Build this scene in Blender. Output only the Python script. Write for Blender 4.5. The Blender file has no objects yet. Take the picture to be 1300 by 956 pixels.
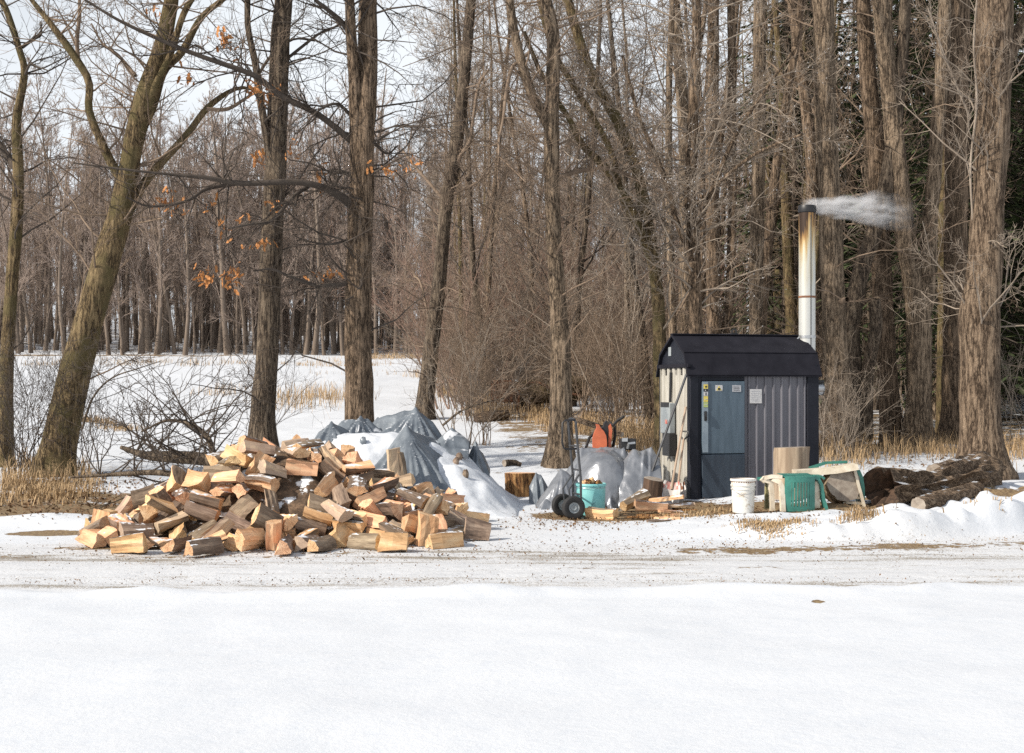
import bpy, math, random
import numpy as np
from mathutils import Vector, Matrix, Quaternion, Euler

# ---------------------------------------------------------------- camera, sky, sun, exposure
C = bpy.context
scene = C.scene
COL = scene.collection
EYE, FPX, CX, HY = 1.6, 1805.0, 650.0, 495.0
cam_data = bpy.data.cameras.new('camera')
cam = bpy.data.objects.new('camera', cam_data)
COL.objects.link(cam)
cam.location = (0, 0, EYE)
cam.rotation_euler = (math.radians(90), 0, 0)
cam_data.sensor_width = 36
cam_data.lens = FPX / 1300 * 36
cam_data.shift_y = (HY - 478) / 1300
cam_data.clip_end = 3000
cam_data.clip_start = 0.1
scene.camera = cam

SUN_EL = math.radians(35)
sun_dir = Vector((-0.88 * math.cos(SUN_EL), -0.475 * math.cos(SUN_EL), math.sin(SUN_EL))).normalized()
sl = bpy.data.lights.new('sun', 'SUN')
sl.energy = 5.0
sl.angle = math.radians(0.8)
sl.color = (1.0, 0.92, 0.81)
so = bpy.data.objects.new('sun', sl)
COL.objects.link(so)
so.rotation_euler = sun_dir.to_track_quat('Z', 'Y').to_euler()

world = bpy.data.worlds.new('World')
scene.world = world
world.use_nodes = True
nt = world.node_tree
nt.nodes.clear()
w_out = nt.nodes.new('ShaderNodeOutputWorld')
w_bg = nt.nodes.new('ShaderNodeBackground')
w_sky = nt.nodes.new('ShaderNodeTexSky')
w_sky.sky_type = 'NISHITA'
w_sky.sun_disc = False
w_sky.sun_elevation = SUN_EL
w_sky.sun_rotation = math.atan2(sun_dir.x, sun_dir.y)
w_sky.dust_density = 3.0
w_sky.air_density = 1.0
w_tc = nt.nodes.new('ShaderNodeTexCoord')
w_map = nt.nodes.new('ShaderNodeMapping')
w_map.inputs['Scale'].default_value = (1, 1, 3.0)
w_n = nt.nodes.new('ShaderNodeTexNoise')
w_n.inputs['Scale'].default_value = 2.2
w_n.inputs['Detail'].default_value = 5
w_r = nt.nodes.new('ShaderNodeMapRange')
w_r.inputs['From Min'].default_value = 0.35
w_r.inputs['From Max'].default_value = 0.62
w_r.inputs['To Min'].default_value = 0.8
w_r.inputs['To Max'].default_value = 1.0
w_mix = nt.nodes.new('ShaderNodeMix')
w_mix.data_type = 'RGBA'
w_mix.inputs['B'].default_value = (10.0, 10.5, 11.0, 1)            # high thin white cloud
nt.links.new(w_tc.outputs['Generated'], w_map.inputs['Vector'])
nt.links.new(w_map.outputs['Vector'], w_n.inputs['Vector'])
nt.links.new(w_n.outputs['Fac'], w_r.inputs['Value'])
w_sep = nt.nodes.new('ShaderNodeSeparateXYZ')                     # the cloud veil thins towards the zenith
nt.links.new(w_tc.outputs['Generated'], w_sep.inputs['Vector'])
w_z = nt.nodes.new('ShaderNodeMapRange')
w_z.inputs['From Min'].default_value = 0.30
w_z.inputs['From Max'].default_value = 0.65
w_z.inputs['To Min'].default_value = 1.0
w_z.inputs['To Max'].default_value = 0.30
nt.links.new(w_sep.outputs['Z'], w_z.inputs['Value'])
w_mul = nt.nodes.new('ShaderNodeMath')
w_mul.operation = 'MULTIPLY'
nt.links.new(w_r.outputs['Result'], w_mul.inputs[0])
nt.links.new(w_z.outputs['Result'], w_mul.inputs[1])
nt.links.new(w_mul.outputs['Value'], w_mix.inputs['Factor'])
nt.links.new(w_sky.outputs['Color'], w_mix.inputs['A'])
nt.links.new(w_mix.outputs['Result'], w_bg.inputs['Color'])
w_bg.inputs['Strength'].default_value = 0.092
nt.links.new(w_bg.outputs['Background'], w_out.inputs['Surface'])
vs = scene.view_settings
vs.view_transform = 'Standard'
vs.look = 'None'
vs.gamma = 1
vs.use_curve_mapping = False
vs.exposure = 0.04
scene.cycles.max_bounces = 6
scene.cycles.diffuse_bounces = 3
scene.cycles.transparent_max_bounces = 8
scene.cycles.volume_bounces = 1
try:
    scene.cycles.use_denoising = False
except Exception:
    pass

# ---------------------------------------------------------------- helpers
def smooth(t):
    t = np.clip(t, 0, 1)
    return t * t * (3 - 2 * t)

def vnoise(x, y, s, seed):
    """smooth value noise of two coordinate arrays, about -1..1"""
    r = np.random.RandomState(seed).rand(256, 256) * 2 - 1
    x = np.asarray(x, float) / s + 1000.5
    y = np.asarray(y, float) / s + 1000.5
    xi, yi = np.floor(x).astype(int), np.floor(y).astype(int)
    fx, fy = smooth(x - xi), smooth(y - yi)
    a, b = r[xi % 256, yi % 256], r[(xi + 1) % 256, yi % 256]
    c, d = r[xi % 256, (yi + 1) % 256], r[(xi + 1) % 256, (yi + 1) % 256]
    return (a * (1 - fx) + b * fx) * (1 - fy) + (c * (1 - fx) + d * fx) * fy

PY = [-200, 10.8, 11.35, 21, 24, 27, 30, 35, 46, 62, 78, 110, 135, 170, 230, 400, 1500]
PZ = [.085, .085, 0, 0, .12, .28, .44, .62, 1.05, 1.6, 2.4, 4.2, 6.0, 8.8, 12.5, 17, 20]
BANK = [(1.6, 15.4), (2.6, 15.5), (3.4, 15.2), (4.2, 15.4), (5.2, 15.9), (6.2, 16.6), (7.5, 17.6), (12, 21)]
BANKH = [0, .12, .19, .26, .35, .42, .48, .48]

def ground(x, y):
    x = np.asarray(x, float); y = np.asarray(y, float)
    wob = vnoise(x, y * 0, 1.7, 5) * .28 + vnoise(x, y * 0, .45, 15) * .12 + vnoise(x, y, .2, 16) * .06
    ye = y + wob * smooth((13 - y) / 1.0) * smooth((y - 9) / 1.0)
    z = np.interp(ye, PY, PZ)
    amp = .02 + .25 * smooth((y - 26) / 60)
    z = z + vnoise(x, y, 7, 1) * amp * .5 + vnoise(x, y, 2.1, 2) * (.006 + .05 * smooth((y - 19) / 9))
    z = z + vnoise(x, y, .55, 3) * (.002 + .02 * smooth((y - 20.5) / 4)) + vnoise(x, y, .22, 4) * .003
    z = z + smooth((11.5 - y) / 1.0) * (vnoise(x, y * 1.6, 1.1, 51) * .014 + vnoise(x, y * 1.3, .42, 52) * .005 + vnoise(x * .6 + y, y - x * .2, .17, 53) * .0016)
    z = z + smooth((y - 11.2) / .5) * smooth((14.5 - y) / .6) * (vnoise(x * .35, y, .16, 54) * .006 + vnoise(x, y, .09, 55) * .004)
    lip = np.exp(-((ye - 10.75) / .18) ** 2) * .035 * (1 + vnoise(x, y * 0, .5, 8))
    z = z + lip
    z = z + np.exp(-((y - 13.55 - .03 * x) / .5) ** 2) * -.02
    # ploughed snow bank on the right
    bx = [p[0] for p in BANK]; by = [p[1] for p in BANK]
    yc = np.interp(x, bx, by) + vnoise(x, x * 0, .6, 21) * .08
    h = np.interp(x, bx, BANKH) * (x > 1.6)
    t = (y - yc)
    prof = np.where(t < 0, smooth(1 + t / .42), .45 + .55 * smooth(1 - t / .8))
    prof = np.where(t > 0, prof * smooth((24 - y) / 4), prof)
    z = z + h * prof * (1 + .35 * vnoise(x, y, .33, 22) + .2 * vnoise(x, y, .14, 23))
    # low humps of snow at the left edge
    z = z + .10 * np.exp(-((x + 5.6) / .8) ** 2 - ((y - 17.3) / .6) ** 2) + .07 * np.exp(-((x + 4.9) / .5) ** 2 - ((y - 16.6) / .4) ** 2)
    return z

def gz(x, y):
    return float(ground(np.array([x]), np.array([y]))[0])

def pt(px, py, Y):
    """the world point that stands at depth Y along a sight line of the photograph"""
    return Vector(((px - CX) / FPX * Y, Y, EYE + (HY - py) / FPX * Y))

def foot(px, py, lo=8, hi=160):
    """depth at which that sight line meets the ground"""
    Y = np.linspace(lo, hi, 3000)
    d = (EYE + (HY - py) / FPX * Y) - ground((px - CX) / FPX * Y, Y)
    k = np.argmax(d < 0)
    return float(Y[k])

def tag(o, label=None, cat=None, group=None, kind=None):
    if label: o['label'] = label
    if cat: o['category'] = cat
    if group: o['group'] = group
    if kind: o['kind'] = kind
    return o

def empty(name, loc, label, cat, group=None, rz=0.0):
    o = bpy.data.objects.new(name, None)
    COL.objects.link(o)
    o.location = loc
    o.rotation_euler = (0, 0, rz)
    o.empty_display_size = .1
    return tag(o, label, cat, group)

def link(name, me, parent=None, loc=None):
    o = bpy.data.objects.new(name, me)
    COL.objects.link(o)
    if parent is not None: o.parent = parent
    if loc is not None: o.location = loc
    return o

def mesh_np(name, V, F, mats, mi=None, smooth_=False):
    """a mesh from arrays: V (n,3), F list of (k,4) or (k,3) arrays"""
    me = bpy.data.meshes.new(name)
    V = np.asarray(V, np.float32)
    Fs = [np.asarray(f, np.int32) for f in F if len(f)]
    me.vertices.add(len(V)); me.vertices.foreach_set('co', V.ravel())
    nl = sum(f.size for f in Fs); nf = sum(len(f) for f in Fs)
    me.loops.add(nl); me.polygons.add(nf)
    me.loops.foreach_set('vertex_index', np.concatenate([f.ravel() for f in Fs]))
    tot = np.concatenate([np.full(len(f), f.shape[1], np.int32) for f in Fs])
    st = np.concatenate([[0], np.cumsum(tot)[:-1]]).astype(np.int32)
    me.polygons.foreach_set('loop_start', st)
    if mi is not None: me.polygons.foreach_set('material_index', np.asarray(mi, np.int32))
    me.polygons.foreach_set('use_smooth', np.full(nf, smooth_))
    for m in (mats if isinstance(mats, (list, tuple)) else [mats]): me.materials.append(m)
    me.update(calc_edges=True)
    me.validate()
    return me

class MB:
    """collects boxes, prisms, tubes and lathes into one mesh"""
    def __init__(s): s.v = []; s.f = []; s.m = []
    def add(s, v, f, m=0, M=None):
        k = len(s.v)
        s.v += [tuple((M @ Vector(p)) if M is not None else p) for p in v]
        s.f += [tuple(i + k for i in q) for q in f]
        s.m += [m] * len(f)
        return s
    def box(s, a, b, m=0, M=None, bev=0.0):
        (x0, y0, z0), (x1, y1, z1) = a, b
        if bev <= 0:
            return s.add([(x0, y0, z0), (x1, y0, z0), (x1, y1, z0), (x0, y1, z0), (x0, y0, z1), (x1, y0, z1), (x1, y1, z1), (x0, y1, z1)],
                         [(0, 3, 2, 1), (4, 5, 6, 7), (0, 1, 5, 4), (1, 2, 6, 5), (2, 3, 7, 6), (3, 0, 4, 7)], m, M)
        c = bev; v = []
        for z, e in ((z0, c), (z0 + c, 0), (z1 - c, 0), (z1, c)):
            v += [(x0 + c + e * .0, y0 + e, z), (x1 - c, y0 + e, z), (x1 - e, y0 + c, z), (x1 - e, y1 - c, z), (x1 - c, y1 - e, z), (x0 + c, y1 - e, z), (x0 + e, y1 - c, z), (x0 + e, y0 + c, z)]
        f = [tuple(range(7, -1, -1)), tuple(range(24, 32))]
        for k in range(3):
            for i in range(8):
                j = (i + 1) % 8
                f.append((k * 8 + i, k * 8 + j, (k + 1) * 8 + j, (k + 1) * 8 + i))
        return s.add(v, f, m, M)
    def prism(s, prof, y0, y1, m=0, M=None, axis='y'):
        n = len(prof); v = []
        for y in (y0, y1):
            for (a, b) in prof: v.append((a, y, b) if axis == 'y' else ((y, a, b) if axis == 'x' else (a, b, y)))
        f = [tuple(range(n - 1, -1, -1)), tuple(range(n, 2 * n))] + [(i, (i + 1) % n, n + (i + 1) % n, n + i) for i in range(n)]
        return s.add(v, f, m, M)
    def lathe(s, prof, m=0, M=None, n=24, cap0=False, cap1=False):
        v = []; f = []
        for (r, z) in prof:
            for i in range(n):
                a = 2 * math.pi * i / n
                v.append((r * math.cos(a), r * math.sin(a), z))
        for k in range(len(prof) - 1):
            for i in range(n):
                j = (i + 1) % n
                f.append((k * n + i, k * n + j, (k + 1) * n + j, (k + 1) * n + i))
        if cap0: f.append(tuple(range(n - 1, -1, -1)))
        if cap1: f.append(tuple(range((len(prof) - 1) * n, len(prof) * n)))
        return s.add(v, f, m, M)
    def tube(s, pts, r, m=0, M=None, n=8):
        pts = [Vector(p) for p in pts]; v = []; f = []
        N = len(pts); rr = r if isinstance(r, (list, tuple)) else [r] * N
        u = None
        for k in range(N):
            d = (pts[min(k + 1, N - 1)] - pts[max(k - 1, 0)]).normalized()
            if u is None:
                u = d.orthogonal().normalized()
            u = (u - d * u.dot(d)).normalized(); w = d.cross(u)
            for i in range(n):
                a = 2 * math.pi * i / n
                v.append(tuple(pts[k] + (u * math.cos(a) + w * math.sin(a)) * rr[k]))
        for k in range(N - 1):
            for i in range(n):
                j = (i + 1) % n
                f.append((k * n + i, k * n + j, (k + 1) * n + j, (k + 1) * n + i))
        f.append(tuple(range(n - 1, -1, -1))); f.append(tuple(range((N - 1) * n, N * n)))
        return s.add(v, f, m, M)
    def build(s, name, mats, parent=None, sm=False, loc=None):
        me = bpy.data.meshes.new(name)
        me.from_pydata(s.v, [], s.f)
        for m in (mats if isinstance(mats, (list, tuple)) else [mats]): me.materials.append(m)
        me.polygons.foreach_set('material_index', s.m)
        me.polygons.foreach_set('use_smooth', [sm] * len(s.f))
        me.update()
        o = link(name, me, parent, loc)
        if sm:
            try:
                me.set_sharp_from_angle(angle=math.radians(40))
            except Exception:
                pass
        return o

# ---------------------------------------------------------------- materials
def ramp(nt_, stops, fac):
    r = nt_.nodes.new('ShaderNodeValToRGB')
    el = r.color_ramp.elements
    while len(el) < len(stops): el.new(.5)
    for e, (p, c) in zip(el, stops):
        e.position = p; e.color = (*c, 1)
    nt_.links.new(fac, r.inputs['Fac'])
    return r.outputs['Color']

def noise(nt_, vec, scale, detail=3, stretch=None, rough=.55):
    if stretch is not None:
        mp = nt_.nodes.new('ShaderNodeMapping'); mp.inputs['Scale'].default_value = stretch
        nt_.links.new(vec, mp.inputs['Vector']); vec = mp.outputs['Vector']
    n = nt_.nodes.new('ShaderNodeTexNoise')
    n.inputs['Scale'].default_value = scale; n.inputs['Detail'].default_value = detail; n.inputs['Roughness'].default_value = rough
    nt_.links.new(vec, n.inputs['Vector'])
    return n.outputs['Fac']

def mnode(nt_, op, a, b=None, clamp=False):
    n = nt_.nodes.new('ShaderNodeMath'); n.operation = op; n.use_clamp = clamp
    for i, x in enumerate((a, b)):
        if x is None: continue
        if isinstance(x, (int, float)): n.inputs[i].default_value = x
        else: nt_.links.new(x, n.inputs[i])
    return n.outputs['Value']

def mixc(nt_, fac, a, b):
    n = nt_.nodes.new('ShaderNodeMix'); n.data_type = 'RGBA'
    for k, x in (('Factor', fac), ('A', a), ('B', b)):
        if isinstance(x, (int, float)): n.inputs[k].default_value = x
        elif isinstance(x, tuple): n.inputs[k].default_value = (*x, 1)
        else: nt_.links.new(x, n.inputs[k])
    return n.outputs['Result']

def sstep(nt_, v, a, b):
    n = nt_.nodes.new('ShaderNodeMapRange'); n.interpolation_type = 'SMOOTHSTEP'
    n.inputs['From Min'].default_value = a; n.inputs['From Max'].default_value = b
    nt_.links.new(v, n.inputs['Value'])
    return n.outputs['Result']

def new_mat(name):
    m = bpy.data.materials.new(name); m.use_nodes = True
    t = m.node_tree
    b = t.nodes['Principled BSDF']
    tc = t.nodes.new('ShaderNodeTexCoord')
    return m, t, b, tc.outputs['Object']

def bump(t, b, h, strength=.5, dist=.02):
    n = t.nodes.new('ShaderNodeBump')
    n.inputs['Strength'].default_value = strength; n.inputs['Distance'].default_value = dist
    t.links.new(h, n.inputs['Height']); t.links.new(n.outputs['Normal'], b.inputs['Normal'])

def plain(name, c1, c2=None, rough=.6, scale=6, metal=0.0, bs=.15, bd=.004, stretch=None, detail=4, spec=.5):
    m, t, b, co = new_mat(name)
    n = noise(t, co, scale, detail, stretch)
    c2 = c2 or tuple(x * .7 for x in c1)
    t.links.new(ramp(t, [(.32, c2), (.68, c1)], n), b.inputs['Base Color'])
    b.inputs['Roughness'].default_value = rough; b.inputs['Metallic'].default_value = metal
    b.inputs['Specular IOR Level'].default_value = spec
    bump(t, b, n, bs, bd)
    return m

def snow_on(t, col, co, amount=.5, scale=9):
    """snow lying on faces that look up: by the true normal of the face"""
    g = t.nodes.new('ShaderNodeNewGeometry'); sx = t.nodes.new('ShaderNodeSeparateXYZ')
    t.links.new(g.outputs['True Normal'], sx.inputs['Vector'])
    n = noise(t, co, scale, 4)
    v = mnode(t, 'ADD', sx.outputs['Z'], mnode(t, 'MULTIPLY', n, .9))
    f = sstep(t, v, 1.72 - amount, 1.8 - amount)
    return mixc(t, f, col, (.76, .78, .81)), f

def bark_mat(name, ca, cb, cc, scale=1.0, bs=.9, bd=.03, moss=None, lying=False, snow=0):
    m, t, b, co = new_mat(name)
    w = noise(t, co, 3.0 * scale, 2)
    n1 = noise(t, co, 13 * scale, 4, (.13, 1, 1) if lying else (1, 1, .13), .6)
    n2 = noise(t, co, 34 * scale, 4, (.25, 1, 1) if lying else (1, 1, .25), .65)
    rid = lambda n: mnode(t, 'MULTIPLY', mnode(t, 'ABSOLUTE', mnode(t, 'SUBTRACT', n, .5)), 6.5, True)
    h = mnode(t, 'ADD', mnode(t, 'MULTIPLY', rid(n1), .6), mnode(t, 'MULTIPLY', rid(n2), .4))
    c = ramp(t, [(.10, cc), (.34, cb), (.72, ca)], h)
    if moss:
        c = mixc(t, sstep(t, w, .45, .62), c, moss)
    g = noise(t, co, 1.6, 3)
    c = mixc(t, mnode(t, 'MULTIPLY', sstep(t, g, .52, .7), .3), c, tuple(min(1, x * 1.5) for x in ca))
    if snow: c, _ = snow_on(t, c, co, snow, 5)
    t.links.new(c, b.inputs['Base Color'])
    b.inputs['Roughness'].default_value = .92; b.inputs['Specular IOR Level'].default_value = .2
    bump(t, b, h, bs, bd)
    return m

M = {}
M['bark_brown'] = bark_mat('bark_brown', (.29, .21, .145), (.155, .11, .074), (.032, .022, .015))
M['bark_dark'] = bark_mat('bark_dark', (.21, .165, .12), (.11, .083, .06), (.024, .018, .014))
M['bark_olive'] = bark_mat('bark_olive', (.27, .20, .11), (.155, .11, .058), (.03, .022, .014), moss=(.135, .108, .052))
M['bark_grey'] = bark_mat('bark_grey', (.33, .25, .175), (.185, .137, .094), (.038, .028, .02))
M['bark_big'] = bark_mat('bark_big', (.31, .23, .16), (.175, .125, .086), (.04, .027, .018), scale=.8, bd=.05)
M['twig'] = plain('twig', (.275, .205, .15), (.15, .11, .08), .9, 3, spec=.2)
M['twig_dark'] = plain('twig_dark', (.10, .082, .068), (.06, .048, .04), .9, 3, spec=.2)
M['twig_pale'] = plain('twig_pale', (.36, .30, .24), (.2, .16, .125), .8, 3, spec=.3)
M['twig_red'] = plain('twig_red', (.28, .19, .145), (.185, .122, .095), .9, 3, spec=.2)
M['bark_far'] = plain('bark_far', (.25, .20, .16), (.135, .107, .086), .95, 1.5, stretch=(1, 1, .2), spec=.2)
M['twig_far'] = plain('twig_far', (.40, .32, .27), (.29, .23, .19), .95, .4, spec=.1)  # paler than near twigs: slight haze put into the colour
M['needles'] = plain('needles', (.085, .105, .042), (.035, .05, .022), .8, 1.2, spec=.2)
M['oak_leaf'] = plain('oak_leaf', (.58, .27, .10), (.40, .17, .06), .7, 12, spec=.2)
M['litter'] = plain('litter', (.24, .15, .085), (.10, .06, .035), .85, 2.5, spec=.2)
M['grass'] = plain('grass', (.50, .36, .21), (.30, .205, .115), .85, 1.5, spec=.2)
M['ice'] = plain('ice', (.9, .9, .92), (.85, .87, .9), .2, 5)

def snow_mat(name):
    m, t, b, co = new_mat(name)
    n1 = noise(t, co, 2.2, 4); n2 = noise(t, co, 26, 4, None, .65)
    h = mnode(t, 'ADD', n1, mnode(t, 'MULTIPLY', n2, .14))
    t.links.new(ramp(t, [(.3, (.60, .64, .695)), (.7, (.685, .71, .745))], n2), b.inputs['Base Color'])
    b.inputs['Roughness'].default_value = .6; b.inputs['Specular IOR Level'].default_value = .3
    bump(t, b, h, .5, .06)
    return m
M['snow'] = snow_mat('snow')

def ground_mat():
    m, t, b, co = new_mat('snowy_ground')
    def attr(n):
        a = t.nodes.new('ShaderNodeAttribute'); a.attribute_name = n; return a.outputs['Fac']
    bare, road, weed = attr('bare'), attr('road'), attr('weed')
    n1 = noise(t, co, 1.1, 5); n2 = noise(t, co, 6.5, 6, None, .7); n3 = noise(t, co, 30, 5, None, .7)
    ns = noise(t, co, 1.6, 6, (.35, 2.2, 1), .72)
    nf = noise(t, co, 60, 3, None, .7)
    snow = ramp(t, [(.3, (.59, .63, .685)), (.5, (.65, .68, .72)), (.7, (.675, .70, .735))], mnode(t, 'ADD', mnode(t, 'MULTIPLY', n3, .4), mnode(t, 'MULTIPLY', n2, .6)))
    packed = ramp(t, [(.3, (.52, .53, .545)), (.5, (.63, .645, .665))], ns)
    col = mixc(t, mnode(t, 'MULTIPLY', road, .8), snow, packed)
    grit = ramp(t, [(.3, (.09, .075, .05)), (.55, (.22, .18, .125)), (.75, (.42, .38, .31))], nf)
    gf = mnode(t, 'MULTIPLY', sstep(t, mnode(t, 'ADD', mnode(t, 'ADD', mnode(t, 'MULTIPLY', nf, .45), mnode(t, 'MULTIPLY', ns, .55)), mnode(t, 'MULTIPLY', weed, .07)), .565, .60), road)
    col = mixc(t, mnode(t, 'MULTIPLY', gf, .85), col, grit)
    soil = ramp(t, [(.28, (.075, .05, .03)), (.5, (.21, .145, .085)), (.62, (.33, .25, .13)), (.8, (.30, .30, .13))], n3)
    v = mnode(t, 'ADD', mnode(t, 'ADD', mnode(t, 'MULTIPLY', n2, .55), mnode(t, 'MULTIPLY', n1, .45)), bare)
    f = sstep(t, v, .86, .91)
    col = mixc(t, f, col, soil)
    t.links.new(col, b.inputs['Base Color'])
    b.inputs['Roughness'].default_value = .75; b.inputs['Specular IOR Level'].default_value = .25
    h = mnode(t, 'ADD', mnode(t, 'ADD', mnode(t, 'MULTIPLY', n2, mnode(t, 'ADD', mnode(t, 'MULTIPLY', road, .5), .25)), mnode(t, 'MULTIPLY', n3, .16)), mnode(t, 'MULTIPLY', f, -.25))
    bump(t, b, h, .5, .045)
    return m
M['ground'] = ground_mat()

def wood_mat(name, ca, cb, cc, snow=.0, sc=1.0, rings=False, grey=0.0):
    m, t, b, co = new_mat(name)
    oi = t.nodes.new('ShaderNodeObjectInfo')
    n = noise(t, co, 9 * sc, 4, (.18, 1, 1)); g = noise(t, co, 70 * sc, 3, (.06, 1, 1))
    h = mnode(t, 'ADD', mnode(t, 'MULTIPLY', n, .6), mnode(t, 'MULTIPLY', g, .4))
    c = ramp(t, [(.32, cc), (.5, cb), (.66, ca)], h)
    hs = t.nodes.new('ShaderNodeHueSaturation')
    t.links.new(mnode(t, 'ADD', mnode(t, 'MULTIPLY', oi.outputs['Random'], .5), .88), hs.inputs['Value'])
    t.links.new(mnode(t, 'ADD', mnode(t, 'MULTIPLY', mnode(t, 'FRACT', mnode(t, 'MULTIPLY', oi.outputs['Random'], 7.3)), .03), .482), hs.inputs['Hue'])
    t.links.new(c, hs.inputs['Color'])
    c = hs.outputs['Color']
    if rings:                                                      # growth rings and drying cracks on the sawn ends
        sx = t.nodes.new('ShaderNodeSeparateXYZ'); t.links.new(co, sx.inputs['Vector'])
        rr = mnode(t, 'SQRT', mnode(t, 'ADD', mnode(t, 'POWER', mnode(t, 'ADD', sx.outputs['Y'], .03), 2), mnode(t, 'POWER', mnode(t, 'ADD', sx.outputs['Z'], .05), 2)))
        rg_ = mnode(t, 'SINE', mnode(t, 'ADD', mnode(t, 'MULTIPLY', rr, 420), mnode(t, 'MULTIPLY', n, 14)))
        c = mixc(t, sstep(t, rg_, .2, 1.0), c, mixc(t, .45, c, (.25, .12, .05)))
        an = mnode(t, 'ARCTAN2', mnode(t, 'ADD', sx.outputs['Y'], .03), mnode(t, 'ADD', sx.outputs['Z'], .05))
        ck = mnode(t, 'SINE', mnode(t, 'ADD', mnode(t, 'MULTIPLY', an, 17), mnode(t, 'MULTIPLY', n, 9)))
        c = mixc(t, mnode(t, 'MULTIPLY', sstep(t, ck, .93, 1.0), .8), c, (.08, .045, .025))
    if grey:
        gm = sstep(t, mnode(t, 'FRACT', mnode(t, 'MULTIPLY', oi.outputs['Random'], 13.7)), 1 - grey, 1 - grey + .05)
        c = mixc(t, mnode(t, 'MULTIPLY', gm, .7), c, (.34, .29, .24))
        fs = sstep(t, noise(t, co, 4.5, 4, (.3, 1, 1), .6), .56, .66)
        c = mixc(t, mnode(t, 'MULTIPLY', fs, .4), c, (.72, .55, .35))
        dk = sstep(t, noise(t, co, 90, 2, (.03, 1, 1), .6), .60, .68)
        c = mixc(t, mnode(t, 'MULTIPLY', dk, .5), c, (.2, .11, .055))
    if snow: c, _ = snow_on(t, c, co, snow)
    t.links.new(c, b.inputs['Base Color'])
    b.inputs['Roughness'].default_value = .8; b.inputs['Specular IOR Level'].default_value = .25
    bump(t, b, h, .6, .008)
    return m
M['split'] = wood_mat('split_wood', (.76, .51, .30), (.62, .375, .20), (.36, .19, .09), .30, grey=.22)
M['endgrain'] = wood_mat('end_grain', (.80, .58, .36), (.66, .43, .235), (.36, .2, .10), .1, 1.4, rings=True, grey=.15)
M['logbark'] = wood_mat('log_bark', (.33, .26, .19), (.19, .14, .10), (.055, .04, .03), .36, 1.6)
M['bark_log'] = bark_mat('old_log_bark', (.42, .31, .215), (.25, .175, .115), (.06, .04, .027), lying=True, snow=.28, bd=.06)
# ---------------------------------------------------------------- ground
def axis(knots):
    """coordinates whose spacing grows from knot to knot: [(start, step), ...]"""
    out = []
    for (a, s), (b, s2) in zip(knots, knots[1:]):
        x = a
        while x < b - 1e-6:
            out.append(x)
            x += s + (s2 - s) * (x - a) / (b - a)
    out.append(knots[-1][0])
    return np.array(out)

gx = axis([(-1200, 200), (-200, 14), (-60, 2.5), (-14, .35), (-7.5, .065), (7.5, .065), (14, .35), (60, 2.5), (200, 14), (1200, 200)])
gy = axis([(-300, 60), (-20, 4), (4, .25), (9.5, .07), (23, .09), (45, .45), (130, 2.0), (400, 20), (1500, 200)])
GX, GY = np.meshgrid(gx, gy)
GZ = ground(GX, GY)
nx_, ny_ = len(gx), len(gy)
idx = np.arange(nx_ * ny_).reshape(ny_, nx_)
quads = np.stack([idx[:-1, :-1], idx[:-1, 1:], idx[1:, 1:], idx[1:, :-1]], -1).reshape(-1, 4)
me = mesh_np('ground', np.stack([GX, GY, GZ], -1).reshape(-1, 3), [quads], M['ground'], smooth_=True)
bare = np.zeros_like(GX); road = np.zeros_like(GX)
def blob(x, y, rx, ry, a):
    global bare
    d = ((GX - x) / rx) ** 2 + ((GY - y) / ry) ** 2
    bare = np.maximum(bare, a * smooth(1.5 - d))
# trodden brown earth round the shed, the trolley and the chairs
for x, y, rx, ry, a in ((1.2, 18.0, 1.0, .75, .62), (2.3, 18.3, 1.1, .8, .6), (3.3, 18.3, .9, .9, .7), (1.9, 19.3, .9, .7, .55), (4.2, 18.0, .8, .5, .55),
                        (-6.0, 18.6, 1.5, 1.3, .62), (2.4, 18.2, 2.4, .7, .45), (-6.4, 20.5, 1.5, 1.5, .45), (-4.8, 17.9, .7, .8, .4), (-5.2, 15.9, .5, .3, .5), (-3.9, 14.4, .9, .2, .42), (-2.2, 14.0, .9, .14, .3),
                        (4.9, 19.2, .8, .5, .5), (7.5, 17.6, .8, .5, .5), (6.3, 19.2, 1.3, .7, .45), (7.3, 16.9, .35, .2, .6), (6.9, 17.3, .3, .2, .55),
                        (6.5, 19.9, 1.6, .8, .4)):
    if rx > 0: blob(x, y, rx, ry, a)
bare = np.maximum(bare, .42 * np.exp(-((GY - (14.2 + .20 * np.maximum(GX - 2.5, 0))) / .55) ** 2) * smooth((GX - .3) / 1.5))
bare = np.maximum(bare, .40 * np.exp(-((GY - 12.75) / .25) ** 2) * (GX > -6) * .75)
bare = np.maximum(bare, .40 * smooth((GY - 24) / 6) * smooth((GX - (-1.5 - .08 * (GY - 30))) / 2) * smooth((60 - GY) / 20))
bare = np.maximum(bare, .30 * smooth((GY - 22) / 3) * smooth((30 - GY) / 5))
bare = np.maximum(bare, .48 * np.exp(-((GY - 111) / 2.2) ** 2))
bare = np.maximum(bare, .36 * smooth((GY - 113) / 3) * smooth((220 - GY) / 20))
bare = np.maximum(bare, .95 * np.exp(-((GX - 2.19) / .07) ** 2 - ((GY - 10.15) / .09) ** 2))
road = smooth((GY + vnoise(GX, GY, .8, 41) * .25 - 11.0) / .7) * smooth((15.0 + .25 * np.maximum(GX - 2, 0) * 1.0 - GY) / .5)
road = np.maximum(road, .75 * np.exp(-((GX + .1) / .9) ** 2 - ((GY - 16.5) / 2.2) ** 2))
bare = bare - .12 * (GY < 11)
bare = np.maximum(bare, .34 * np.exp(-((GY - 13.7) / .3) ** 2) * smooth((-.3 - GX) / 1.5))
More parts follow.
